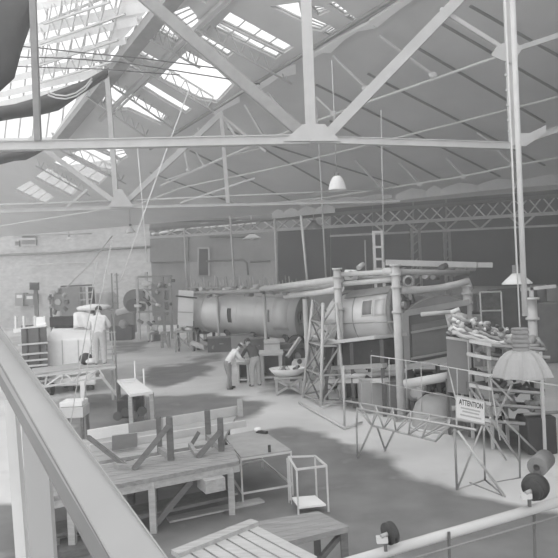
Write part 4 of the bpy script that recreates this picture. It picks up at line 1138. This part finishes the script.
# crate with white rails
ct = thing('crate_truck', base(35, 370, 23), 'dark slatted crate with white rails at the far left, beside the white-covered block', 'crate')
KD = 22
c0, c1 = P(21, 329, KD), P(46.5, 327, KD)
MB().prism([Vector((c0.x, c0.y, .35)), Vector((c1.x, c1.y, .35)), c1, c0], Vector((-.9, 2.2, 0))).build('box', mat('crate_dark', .12, .8, var=.2), ct)
for y in (344, 354, 360.5, 366): MB().beam(P(18, y+1, KD-.06), P(48, y-1.5, KD-.06), .05, .06).build('rail', PALE, ct)
for x in (16, 24, 35, 45):
    MB().beam(P(x, 329, KD+.3), P(x-.4, 316, KD+.3), .07).build('stake', WHITE, ct)
MB().beam(P(14, 331, KD+.1), P(47, 326, KD+.1), .14, .14).build('top_rail', WHITE, ct)
MB().prism([P(36, 327, KD), P(47, 326, KD), P(44, 317, KD+.6), P(35, 317, KD+.6)], Vector((0,.06,0))).build('canvas', CLOTH, ct)
for x in (20, 44):
    for dy in (.3, 1.9):
        c = P(x, 366, KD); cc = Vector((c.x+.1, KD+dy, .22)); MB().tube(cc-Vector((.07,0,0)), cc+Vector((.07,0,0)), .22, 16).build('wheel', BLACK, ct)
for x in (28, 40): 
    c = P(x, 350, KD); MB().beam(Vector((c.x, KD-.02, .35)), Vector((c.x, KD-.02, c0.z)), .05).build('post', BLACK, ct)
# white canopy on a post
t = thing('canopy', base(100, 340, 24), 'flat round white canopy on a thin post beside the man in white', 'canopy')
c = P(94, 307, 24); MB().lathe(c-Vector((0,0,.1)), c+Vector((0, 0, .12)), [(0, .0), (0, .62), (.45, .66), (.7, .55), (1, .1), (1, 0)], 28).build('disc', WHITE, t)
p = P(113.5, 312, 24); MB().tube(Vector((p.x, p.y, 0)), p+Vector((0,0,.1)), .035, 8).build('post', GREY, t)
MB().beam(p+Vector((0,0,.05)), c+Vector((.3, 0, -.05)), .05).build('arm', GREY, t)
# cart with a white bed
cd = gd(140, 418)
ca = thing('hand_cart', base(138, 420, cd), 'small cart with a white sloping bed in the aisle at left', 'cart')
zt_ = 0.95
q = [G(130, 397, zt_), G(153, 394, zt_-.02), G(136, 381, zt_), G(117, 382, zt_)]
MB().prism(q, Vector((0, 0, .07))).build('bed', WHITE, ca)
q2 = [G(120, 382, zt_+.12), G(135, 381, zt_+.12), G(134, 378.5, zt_+.2), G(119, 379.5, zt_+.2)]
MB().prism(q2, Vector((0, .06, 0))).build('headboard', WHITE, ca)
for i, c in enumerate(q):
    c = c*.93+sum(q, Vector())/4*.07; MB().beam(Vector((c.x, c.y, 0)), Vector((c.x, c.y, zt_)), .1).build('leg', WOODP if i < 2 else WOODD, ca)
m0 = sum(q, Vector())/4
MB().box((m0.x-.1, m0.y, .45), (.55, .9, .5)).build('gear_box', BLACK, ca, .04)
for k in range(4):
    c = Vector((m0.x-.35+.22*k, m0.y-.5, .28+.1*(k % 2))); MB().tube(c, c+Vector((0, .12, 0)), .12, 14).build('wheel', DARK, ca)
for x, y0, y1, i in ((134.5, 361, 392, 0), (143.5, 369, 398, 1)):
    d = 18.5 if i == 0 else 17.6
    a_ = P(x, y0, d); tag(MB().tube(Vector((a_.x, a_.y, 0)), a_, .025, 6).build('marker_pole', WHITE), 'thin white pole standing behind the cart, %s of two' % ('left' if i == 0 else 'right'), 'pole')
t = thing('canvas_bag', base(88, 360, 20), 'dark bag with a white rag at the feet of the man in white', 'bag')
c = P(86, 362.5, 20.2)
MB().ball(c+Vector((0, 0, .12)), .22, (1, .8, .9)).build('bag', BLACK, t); MB().ball(c+Vector((.2, -.1, .05)), .16, (1.2, .8, .6)).build('rag', WHITE, t)
# things against the left wall and far aisle
WDp = 50
t = thing('engine_stand', base(70, 330, WDp), 'round aero engine on a stand against the pale left wall', 'engine')
c = P(59, 302, WDp)
MB().tube(c+Vector((0,.0,0)), c+Vector((.2, 1, 0)), .75, 20).build('crankcase', GREY, t)
for k in range(9):
    a_ = 2*math.pi*k/9; MB().tube(c+Vector((math.cos(a_)*.5, -.1, math.sin(a_)*.7)), c+Vector((math.cos(a_)*.85, -.1, math.sin(a_)*1.1)), .16, 8).build('engine_cylinder', PALE if k % 2 else MID, t)
MB().tube(c-Vector((0,.3,0)), c, .25, 14).build('hub', PALE, t)
p = P(72, 303, WDp+.5); MB().box((p.x, p.y, 2.0), (1.5, 1.2, 3.8)).build('test_box', GREY, t, .03)
for x in (52, 62): q_ = base(x, 330, WDp+.4); MB().beam(q_, q_+Vector((0, 0, 3.4)), .15).build('leg', DARK, t)
MB().beam(P(61, 286.5, WDp), P(92, 285, WDp), .25, .12).build('top_beam', DARK, t)
for x in (81, 86, 91):
    q_ = base(x, 330, WDp); MB().beam(q_, Vector((q_.x, q_.y, P(x, 287, WDp).z)), .14).build('upright', DARK if x == 91 else GREY, t)
for y in (293, 300, 307): MB().beam(P(80, y, WDp-.1), P(92, y-1, WDp-.1), .1).build('crossbar', PALE, t)
cabinetlike = thing('switch_post', base(37, 330, 52), 'dark switch box on a post before the pale left wall', 'switch box')
q_ = base(37.5, 330, 52); MB().beam(q_, Vector((q_.x, q_.y, P(37, 288, 52).z)), .3, .2).build('post', MID, cabinetlike)
MB().prism([P(29.5, 290, 51.8), P(38, 290, 51.8), P(38, 282.5, 51.8), P(29.5, 282.5, 51.8)], Vector((0, .3, 0))).build('box', DARK, cabinetlike)
for x0, x1, y0, y1, lab in ((15, 23, 293, 306, 'grey wall cupboard at the far left edge of the pale wall'), (25, 33.5, 294, 305, 'dark wall cupboard with a pale top, left of the switch post')):
    v = [W(x0, y1, .8), W(x1, y1, .8), W(x1, y0, .8), W(x0, y0, .8)]
    t = thing('wall_cupboard', (v[0]+v[1])/2, lab, 'cupboard'); MB().prism(v, -WN*.75).build('body', MID if x0 > 20 else GREY, t)
    v2 = [W(x0+1.5, y0+5, .86), W(x1-1, y0+5, .86), W(x1-1, y0+2, .86), W(x0+1.5, y0+2, .86)]; MB().prism(v2, -WN*.05).build('label_plate', WHITE, t)
t = thing('tank', base(107, 320, 55), 'pale round-topped tank standing before the left wall', 'tank')
p = base(107, 330, 55); MB().lathe(p, p+Vector((0,0,P(107,291,55).z)), [(0, .95), (.9, .95), (.97, .8), (1, .3), (1, 0)], 24).build('shell', mat('tank_paint', .40, .7), t)
MB().beam(base(94, 330, 54)*1, Vector((base(94, 330, 54).x, 54, P(94, 287, 54).z)), .3).build('side_post', BLACK, t)
t = thing('step_ladder', base(116, 330, 54), 'narrow dark ladder leaning by the pale tank', 'ladder')
for x in (114, 119): q_ = base(x, 330, 54); MB().beam(q_, Vector((q_.x, 54, P(x, 273, 54).z)), .1).build('stile', MID, t)
for y in (275, 282, 289, 296, 303): MB().beam(P(114, y, 54), P(119, y, 54), .07).build('rung', MID, t)
# engine test frames in the far aisle
TDp = 43
tf = thing('test_frame', base(155, 340, TDp), 'tall frame of posts around a grey engine block, left of the fuselage', 'test frame')
for x, yt in ((138.5, 276), (148, 272), (164, 276), (171.5, 275)):
    q_ = base(x+1, 340, TDp); MB().beam(q_, Vector((q_.x, q_.y, P(x, yt, TDp).z)), .18).build('post', PALE if x < 150 else GREY, tf)
for y in (277, 290, 302, 312): MB().beam(P(138, y, TDp-.1), P(172, y-1, TDp-.1), .13).build('crossbar', GREY, tf)
MB().beam(P(143, 288, TDp-.2), P(156, 302, TDp-.2), .12).build('brace', PALE, tf); MB().beam(P(140, 302, TDp-.2), P(156, 304, TDp-.2), .12).build('brace', PALE, tf)
p = P(160, 300, TDp+.5); MB().box(p, (1.0, .9, 2.2)).build('engine_block', GREY, tf, .05)
p = P(133, 305, TDp+.3); MB().tube(p-Vector((0,.3,0)), p+Vector((0,.6,0)), .42, 18).build('duct', DARK, tf)
p = P(136, 301, TDp+1.2); MB().tube(p-Vector((0,.3,0)), p+Vector((0,.9,0)), .85, 22).build('bell_mouth', MID, tf)
p = P(147, 283.5, TDp-.4); MB().ball(p, .3, (1.3, .6, .6)).build('white_fitting', WHITE, tf)
for i in range(12):
    random.seed(50+i); c = P(random.uniform(140, 172), random.uniform(278, 325), TDp-.3); MB().tube(c, c+Vector((random.uniform(-.5,.5), .1, random.uniform(-.4,.4))), .11, 7).build('pipe', (PALE, MID, DARK, WHITE)[i % 4], tf)
t = thing('machine_tool', base(128, 322, 50), 'dark low machine on the floor between the tank and the test frame', 'machine')
p = base(124, 322, 50); MB().box(p+Vector((0, 0, .8)), (1.8, 1, 1.6)).build('body', MID, t, .04); MB().tube(p+Vector((-.4,-.6,1.7)), p+Vector((.6,-.6,1.9)), .25, 12).build('spindle', PALE, t)
t = thing('machine_tool', base(100, 322, 47), 'dim low machine behind the white canopy', 'machine')
p = base(122, 325, 44); MB().box(p+Vector((0, 0, .5)), (1.6, 1, 1.0)).build('body', DARK, t, .04); MB().ball(p+Vector((.2,-.3,1.1)), .35).build('cover', GREY, t)
# trestle tables in the aisle beyond
def xtable(lab, px, yb, wpx, hm, dep, m=WOODP):
    d = gd(px, yb); w = wpx*d/F; c = base(px, yb, d); c.y = d
    t = thing('trestle_table', c, lab, 'table')
    MB().box(c+Vector((0, dep/2, hm-.04)), (w, dep, .08)).build('top', m, t)
    for s in (-1, 1):
        for dy in (.08, dep-.08):
            MB().beam(c+Vector((s*w*.42, dy, 0)), c+Vector((s*w*.42, dy, hm-.06)), .09).build('leg', m, t)
    MB().beam(c+Vector((-w*.42, .06, .08)), c+Vector((w*.42, .06, hm-.1)), .07).build('brace', m, t)
    MB().beam(c+Vector((w*.42, .1, .08)), c+Vector((-w*.42, .1, hm-.1)), .07).build('brace', m, t)
    return t, c, w, hm
xtable('small stool-like trestle left of the X-legged table in the far aisle', 165, 348, 8, .95, .5)
tb = xtable('X-legged timber table heaped with parts in the far aisle', 184, 352, 20, 1.15, 1.4)
tb2 = xtable('grey timber table behind the X-legged one, under the tail section', 196, 343, 20, 1.2, 1.2, GREY)
random.seed(77)
for i in range(7):
    c = tb[1]+Vector((random.uniform(-.45, .45), random.uniform(.2, 1.1), tb[3]))
    tag(MB().tube(c+Vector((-.2, 0, .09)), c+Vector((.2, random.uniform(-.2, .2), .09)), .09, 8).build('machine_part', (PALE, WHITE, MID)[i % 3]), 'metal part in the heap on the X-legged aisle table', 'part', 'heap on the aisle table')
for x, m, lab in ((200, PALE, 'pale'), (209, GREY, 'grey')):
    c = base(x, 345, 34)
    tag(MB().tube(c+Vector((-.45, .2, .5)), c+Vector((.35, -.5, .25)), .14, 12).build('cloth_roll', m), '%s roll leaning low under the left end of the fuselage' % lab, 'roll', 'rolls under the fuselage')
# centre: benches by the workers
def box_bench(lab, x0, x1, yb, hm, dep, m, topm, drawer=True):
    d = gd((x0+x1)/2, yb); a_ = G(x0, yb).x*1; b_ = G(x1, yb).x; c = Vector(((a_+b_)/2, d, 0)); w = b_-a_
    t = thing('bench', c, lab, 'bench')
    MB().box(c+Vector((0, dep/2, hm)), (w*1.12, dep*1.1, .09)).build('top', topm, t)
    for s in (-1, 1): MB().box(c+Vector((s*w*.42, dep/2, hm/2-.02)), (w*.16, dep, hm-.05)).build('side', m, t)
    MB().box(c+Vector((0, dep-.05, hm/2)), (w*.7, .05, hm*.9)).build('back', BLACK, t)
    MB().box(c+Vector((0, dep/2, .12)), (w*.7, dep*.9, .06)).build('shelf', m, t)
    return t, c, w, hm
bb = box_bench('small pale bench between the two workers with a dark open front', 238, 249, 383, .72, .6, PALE, WOODP)
box_bench('larger pale bench right of the dark-clad worker, open dark front', 261, 283, 381, 1.0, 1.1, PALE, PALE)
c = bb[1]+Vector((-.05, .25, bb[3]+.045))
t = thing('parts_tray', c, 'white tray on the small bench between the workers', 'tray'); MB().prism([c+Vector(v) for v in ((-.2,-.15,0),(.2,-.15,0),(.2,.15,0),(-.2,.15,0))], Vector((0,0,.1))).build('tray', WHITE, t); MB().tube(c+Vector((-.1,0,.13)), c+Vector((.12,.05,.13)), .04, 8).build('part', MID, t)
c = P(272, 346, 24.5)
t = thing('wooden_box', Vector((c.x, c.y, c.z-.25)), 'pale box on the stand under the right end of the fuselage', 'box')
MB().box(c, (.62, .6, .5)).build('box', PALE, t, .01); MB().box(c+Vector((0,-.31,.12)), (.64,.03,.06)).build('lid_strip', GREY, t)
MB().box((c.x, c.y+.1, (c.z-.25)/2), (1.0, .9, c.z-.25)).build('stand', MID, t)
c = P(284, 344, 25)
t = thing('grey_crate', Vector((c.x, c.y, 0)), 'dark grey crate right of the pale box under the fuselage end', 'crate')
MB().box((c.x+.2, c.y+.3, c.z/2), (1.3, .9, c.z)).build('box', DARK, t, .02); MB().box((c.x+.2, c.y-.16, c.z*.8), (1.3, .03, .1)).build('slat', GREY, t)
for i, (x, y, r, d, lab) in enumerate(((297, 345, .42, 25.2, 'dark round tyre-like ring under the fuselage bulkhead, upper one'), (300, 356, .34, 24.6, 'dark round ring below the fuselage bulkhead, lower one'))):
    c = P(x, y, d); t = thing('wheel', c-Vector((0,0,r)), lab, 'wheel')
    MB().lathe(c-Vector((.1,.12,0)), c+Vector((.1,.12,0)), [(0, r*.5), (0, r*.9), (.25, r), (.75, r), (1, r*.9), (1, r*.5), (0, r*.5)], 24).build('tyre', BLACK, t)
    MB().lathe(c-Vector((.07,.09,0)), c+Vector((.07,.09,0)), [(0, 0), (0, r*.52), (1, r*.52), (1, 0)], 20).build('hub', GREY, t)
    MB().beam(Vector((c.x,c.y,0)), c, .12).build('stand', DARK, t)
MBx = tag(MB().beam(P(287, 357, 23.5), P(300, 338, 24), .1, .12).build('prop_beam', PALE), 'pale beam propped diagonally under the fuselage bulkhead', 'beam')
t = thing('trestle_table', base(290, 398, 20.5), 'pale table with an oval dish on crossed legs in front of the scaffold tower', 'table')
d = 20.4; c = base(289, 392, d)
MB().box(c+Vector((.0, .2, .55)), (.95, .8, .06)).build('top', WOODP, t)
for s in (-1, 1):
    MB().beam(c+Vector((s*.4, -.1, 0)), c+Vector((s*.4, -.1, .53)), .08).build('leg', WOODP, t); MB().beam(c+Vector((s*.4, .5, 0)), c+Vector((s*.4, .5, .53)), .08).build('leg', WOODP, t)
    MB().beam(c+Vector((-s*.4, -.12, .06)), c+Vector((s*.4, -.12, .5)), .07).build('brace', WOODP, t)
c2 = c+Vector((.0, .2, .58))
t = thing('oval_dish', c2, 'shallow white oval dish full of parts on the crossed-leg table', 'dish')
o = MB().lathe(c2, c2+Vector((0, 0, .26)), [(0, 0), (0, .35), (.5, .5), (1, .58), (.9, .52), (.4, .42), (.25, 0)], 28).build('dish', WHITE, t)
o.scale = (1.1, .85, 1)
for i in range(7):
    random.seed(90+i); cc = c2+Vector((random.uniform(-.35,.35), random.uniform(-.2,.2), .2)); MB().tube(cc, cc+Vector((random.uniform(-.2,.2), .1, .08)), .05, 7).build('part', (MID, PALE, DARK)[i % 3], t)
t = thing('grey_cover', base(302, 372, 22.5), 'pale cover sheet with a dark knob right of the oval dish', 'cover')
c = P(303, 366, 22.6); MB().prism([P(290, 372, 22.4), P(307, 368, 22.4), P(307, 360, 22.8), P(292, 362, 22.8)], Vector((.1, .8, 0))).build('sheet', PALE, t); MB().ball(P(299.5, 361.5, 22.3), .09).build('knob', BLACK, t)
MB().box((c.x-.2, 23.2, (c.z-.2)/2), (.6, .5, c.z-.2)).build('stand', DARK, t)

# small white-topped case and post in front of the bridge
d_ = 15.2; c = base(72, 420, d_)
t = thing('tool_case', c, 'white-topped case on a low stand between the bridge and the gallery rail', 'case')
zc = P(72, 404, d_).z
MB().box((c.x, c.y+.2, zc), (.55, .5, .12)).build('lid', WHITE, t, .01); MB().box((c.x, c.y+.2, zc-.2), (.6, .55, .26)).build('body', PALE, t, .01)
for sx in (-.25, .25):
    for sy in (0, .4): MB().beam(Vector((c.x+sx, c.y+sy, 0)), Vector((c.x+sx, c.y+sy, zc-.3)), .07).build('leg', WOODD, t)
tag(MB().beam(G(52, 541, .05), G(98, 532, .05), .16, .1).build('floor_board', WOODP), 'pale board on the floor beneath the workbench at lower left', 'board')
for a_, b_, lab in (((168, 520), (262, 500), 'long board lying flat on the floor in front of the workbench, nearer one'), ((150, 509), (236, 492), 'long board lying flat on the floor in front of the workbench, farther one')):
    tag(MB().beam(G(*a_, .02), G(*b_, .02), .22, .03).build('floor_board', WOODP), lab, 'board')
# =====================================================================  PEOPLE
def person(label, loc, face, J, mats, hair, cap=None, scale=1.0, bulk=1.15):
    """J: joint name -> local point (x right, y forward, z up); one skinned body, coloured by its clothes"""
    rt = thing('person', loc, label, 'person')
    rt.rotation_euler = (0, 0, face); rt.scale = (scale,)*3
    V = []; E = []; Rr = []; reg = []
    def add(p, r, parent, g):
        V.append(Vector(p)); Rr.append(r); reg.append(g)
        if parent is not None: E.append((parent, len(V)-1))
        return len(V)-1
    j = {k: Vector(v) for k, v in J.items()}
    pel = add(j['pelvis'], .135, None, 'legs')
    wa = add(j['pelvis'].lerp(j['chest'], .4), .13, pel, 'top')
    ch = add(j['chest'], .155, wa, 'top')
    nb = add(j['chest'].lerp(j['neck'], .75), .085, ch, 'top')
    nk = add(j['neck'], .056, nb, 'skin')
    up = (j['head']-j['neck']).normalized()
    jaw = add(j['head']-up*.07+Vector(j['look'])*.02, .075, nk, 'skin')
    hd = add(j['head']+up*.02, .093, jaw, 'skin'); add(j['head']+up*.09, .07, hd, 'skin')
    for s in ('l', 'r'):
        sh = add(j['sh_'+s], .075, ch, 'top'); el = add(j['el_'+s], .048, sh, 'top'); mid = add(j['el_'+s].lerp(j['wr_'+s], .55), .041, el, 'top')
        wr = add(j['wr_'+s], .029, mid, 'skin')
        d = (j['wr_'+s]-j['el_'+s]).normalized()
        ax_ = d.cross(Vector((0, 0, 1)))
        ax_ = ax_.normalized() if ax_.length > .2 else Vector((1, 0, 0))
        nn = ax_.cross(d).normalized()
        pm = add(j['wr_'+s]+d*.055, .032, wr, 'skin')
        for k, (o_, l_) in enumerate(((-.033, .07), (-.011, .083), (.011, .078), (.033, .06))):
            f0 = add(j['wr_'+s]+d*.09+ax_*o_, .0105, pm, 'skin'); f1 = add(j['wr_'+s]+d*(.09+l_*.55)+ax_*o_*1.15-nn*.008, .0095, f0, 'skin')
            add(j['wr_'+s]+d*(.09+l_*.85)+ax_*o_*1.15-nn*.032, .008, f1, 'skin')
        sgn = -1 if s == 'l' else 1
        t0 = add(j['wr_'+s]+d*.035+ax_*.038*sgn-nn*.01, .0125, pm, 'skin'); add(j['wr_'+s]+d*.075+ax_*.06*sgn-nn*.028, .010, t0, 'skin')
        hp = add(j['hip_'+s], .10, pel, 'legs'); kn = add(j['kn_'+s], .066, hp, 'legs'); cf = add(j['kn_'+s].lerp(j['an_'+s], .4), .06, kn, 'legs')
        an = add(j['an_'+s], .052, cf, 'legs'); fd = Vector(j['toe_'+s])-j['an_'+s]
        hl = add(j['an_'+s]+Vector((0, 0, -.05))-fd*.15, .045, an, 'boot'); add(j['toe_'+s], .036, hl, 'boot')
    Rr = [r*(bulk if g in ('top', 'legs') else 1) for r, g in zip(Rr, reg)]
    me = bpy.data.meshes.new('body'); me.from_pydata(V, E, [])
    o = bpy.data.objects.new('body', me); COL.objects.link(o)
    sk = o.modifiers.new('s', 'SKIN'); sk.use_smooth_shade = True
    for i, r in enumerate(Rr):
        me.skin_vertices[0].data[i].radius = (r, r*(.78 if reg[i] == 'top' and r > .1 else 1))
        me.skin_vertices[0].data[i].use_root = (i == 0)
    sb = o.modifiers.new('u', 'SUBSURF'); sb.levels = sb.render_levels = 2
    bpy.context.view_layer.update()
    dg = bpy.context.evaluated_depsgraph_get()
    nm = bpy.data.meshes.new_from_object(o.evaluated_get(dg))
    bpy.data.objects.remove(o)
    keys = ['skin', 'top', 'legs', 'boot']
    for k in keys: nm.materials.append(mats[k])
    for f in nm.polygons:
        c = f.center; best = None; bd = 9
        for (a_, b_) in E:
            p, q = V[a_], V[b_]; l = (q-p).length_squared
            t_ = max(0, min(1, (c-p).dot(q-p)/l)) if l else 0
            dd = (c-p.lerp(q, t_)).length-(Rr[a_]*(1-t_)+Rr[b_]*t_)
            if dd < bd: bd = dd; best = reg[b_] if t_ > .3 else reg[a_]
        f.material_index = keys.index(best); f.use_smooth = True
    nm.name = 'body'
    b = bpy.data.objects.new('body', nm); COL.objects.link(b); b.parent = rt
    lk = Vector(j['look']).normalized(); hc = j['head']+up*.03; side = lk.cross(up).normalized()
    def child(mb, name, m):
        me_ = bpy.data.meshes.new(name); bmesh.ops.recalc_face_normals(mb.bm, faces=mb.bm.faces); mb.bm.to_mesh(me_); mb.bm.free(); me_.materials.append(m)
        c = bpy.data.objects.new(name, me_); COL.objects.link(c); c.parent = rt; return c
    h = MB(); h.ball(hc-lk*.018+up*.02, .102, (1, 1.02, .98), 16)
    for v in list(h.bm.verts):
        r_ = v.co-hc
        if r_.dot(lk) > .055 and r_.dot(up) < .06 or r_.dot(up) < -.06: h.bm.verts.remove(v)
    child(h, 'hair', hair)
    f = MB(); f.ball(hc+lk*.098-up*.02, .016, (1, 1, 1.4), 8); child(f, 'nose', mats['skin'])
    f = MB()
    for s in (-1, 1): f.ball(hc+lk*.088+side*.034*s+up*.012, .011, (1, 1, 1), 8)
    child(f, 'eyes', BOOT)
    f = MB(); f.beam(hc+lk*.092-up*.062-side*.022, hc+lk*.092-up*.062+side*.022, .008); child(f, 'mouth', mats['skin'])
    f = MB()
    for s in (-1, 1): f.ball(hc+side*.093*s-up*.005, .027, (.45, .7, 1.1), 8)
    child(f, 'ears', mats['skin'])
    if cap:
        f = MB(); f.lathe(hc+up*.045, hc+up*.125, [(0, .107), (.35, .112), (.8, .09), (1, .05), (1, 0)], 18); child(f, 'cap', cap)
        f = MB(); f.prism([hc+up*.05+side*.07+lk*.07, hc+up*.04+lk*.17+side*.03, hc+up*.04+lk*.17-side*.03, hc+up*.05-side*.07+lk*.07], up*.012); child(f, 'cap_peak', cap)
    return rt
stand = dict(pelvis=(0, 0, .95), chest=(0, 0, 1.30), neck=(0, .01, 1.50), head=(0, .04, 1.63), look=(0, 1, -.1),
   sh_l=(-.19, 0, 1.42), sh_r=(.19, 0, 1.42), el_l=(-.27, .03, 1.13), el_r=(.27, .03, 1.13), wr_l=(-.2, .24, 1.05), wr_r=(.2, .24, 1.05),
   hip_l=(-.09, 0, .9), hip_r=(.09, 0, .9), kn_l=(-.11, .02, .5), kn_r=(.11, .02, .5), an_l=(-.12, 0, .09), an_r=(.12, 0, .09), toe_l=(-.14, .18, .036), toe_r=(.14, .18, .036))
# man in white on the platform, back to the camera, head bent forward
s1_ = dict(stand); s1_.update(head=(0, .08, 1.61), look=(0, 1, -.5), el_l=(-.3, .06, 1.14), el_r=(.3, .06, 1.14), wr_l=(-.16, .3, 1.1), wr_r=(.16, .3, 1.1))
pz = tops[0].lerp(tops[1], .815)+Vector((-.1, .4, .06))
person('man in white overalls with his back turned, standing on the trussed platform at left', Vector((pz.x, pz.y, pz.z)), .1, s1_,
       dict(skin=SKIN, top=SHIRT, legs=mat('pale_overall_cloth', .5, .9, var=.1, scale=12, bump=.2), boot=BOOT), HAIR, None, 1.08, 1.5)
# worker in the white shirt stooping to the right over the bench
w1 = dict(pelvis=(0, -.10, .92), chest=(0, .14, 1.21), neck=(0, .30, 1.36), head=(0, .40, 1.45), look=(0, .8, -.6),
   sh_l=(-.19, .2, 1.31), sh_r=(.19, .2, 1.31), el_l=(-.23, .34, 1.05), el_r=(.23, .34, 1.05), wr_l=(-.12, .56, .95), wr_r=(.12, .56, .95),
   hip_l=(-.09, -.1, .88), hip_r=(.09, -.1, .88), kn_l=(-.11, -.02, .49), kn_r=(.11, -.06, .49), an_l=(-.13, .03, .09), an_r=(.13, -.14, .09), toe_l=(-.14, .22, .036), toe_r=(.14, .05, .036))
person('worker in a white shirt and pale cap stooping over the small bench', G(231, 389), -1.2, w1, dict(skin=SKIN, top=SHIRT, legs=TROUS, boot=BOOT), HAIR, PALE, 1.0, 1.25)
w2_ = dict(stand); w2_.update(pelvis=(0, -.08, .94), chest=(-.02, .12, 1.24), neck=(-.03, .24, 1.40), head=(-.04, .33, 1.50), look=(-.2, .8, -.6), sh_l=(-.2, .15, 1.33), sh_r=(.18, .15, 1.33), el_l=(-.3, .3, 1.08), el_r=(.26, .28, 1.06), wr_l=(-.25, .52, 1.0), wr_r=(.1, .5, .98), hip_l=(-.09, -.08, .9), hip_r=(.09, -.08, .9), kn_l=(-.12, -.02, .5), kn_r=(.12, -.04, .5), an_l=(-.15, -.06, .09), an_r=(.15, -.06, .09), toe_l=(-.18, .12, .036), toe_r=(.18, .12, .036))
person('worker in a dark jacket and light trousers bending left over the small bench', G(255.5, 386), .55, w2_, dict(skin=SKIN, top=JACKET, legs=LTROUS, boot=BOOT), HAIR, JACKET, 1.03, 1.35)
# worker sitting in the far aisle
s4 = dict(pelvis=(0, 0, .55), chest=(0, .1, .88), neck=(0, .16, 1.06), head=(0, .22, 1.18), look=(0, 1, -.4), sh_l=(-.19, .1, .98), sh_r=(.19, .1, .98), el_l=(-.26, .22, .74), el_r=(.26, .22, .74), wr_l=(-.1, .44, .72), wr_r=(.1, .44, .72),
   hip_l=(-.09, .02, .52), hip_r=(.09, .02, .52), kn_l=(-.15, .44, .5), kn_r=(.15, .44, .5), an_l=(-.15, .46, .09), an_r=(.15, .46, .09), toe_l=(-.17, .64, .036), toe_r=(.17, .64, .036))
pl = G(157, 341)
person('worker in grey seated on a box in the far aisle before the test frame', pl, 2.5, s4, dict(skin=SKIN, top=PALE, legs=TROUS, boot=BOOT), HAIR, None, 1.05)
t = thing('wooden_box', pl, 'low wooden box under the seated worker in the far aisle', 'box')
MB().box(pl+Vector((0, .02, .22)), (.45, .4, .44)).build('box', WOODD, t, .01); MB().box(pl+Vector((0, .02, .435)), (.47, .42, .03)).build('lid', WOOD, t)

# =====================================================================  DAYLIGHT AND CAMERA
wd = bpy.data.worlds.new('sky'); SC.world = wd; wd.use_nodes = True
bg = wd.node_tree.nodes['Background']; bg.inputs['Color'].default_value = (.95, .95, .95, 1); bg.inputs['Strength'].default_value = 1.0
cam = bpy.data.cameras.new('camera'); co = bpy.data.objects.new('camera', cam); COL.objects.link(co)
cam.sensor_width = 36; cam.lens = F/558*36; cam.clip_start = .05; cam.clip_end = 300
co.matrix_world = Matrix(((RX.x, UX.x, -FY.x, CAM.x), (RX.y, UX.y, -FY.y, CAM.y), (RX.z, UX.z, -FY.z, CAM.z), (0, 0, 0, 1)))
SC.camera = co
vs = SC.view_settings; vs.view_transform = 'Standard'; vs.look = 'None'; vs.gamma = 1; vs.use_curve_mapping = False; vs.exposure = EXPO
# =====================================================================  HAZE
hm_ = bpy.data.materials.new('hall_haze'); hm_.use_nodes = True
N = hm_.node_tree.nodes
for n_ in list(N): N.remove(n_)
o_ = N.new('ShaderNodeOutputMaterial'); vs_ = N.new('ShaderNodeVolumeScatter')
vs_.inputs['Color'].default_value = (1, 1, 1, 1); vs_.inputs['Density'].default_value = HAZE; vs_.inputs['Anisotropy'].default_value = .2
hm_.node_tree.links.new(vs_.outputs[0], o_.inputs['Volume'])
hz_ = MB().box((-5, 32, 10), (110, 84, 24)).build('haze', hm_)
tag(hz_, 'thin pale haze filling the air of the whole hall', 'haze', kind='stuff')
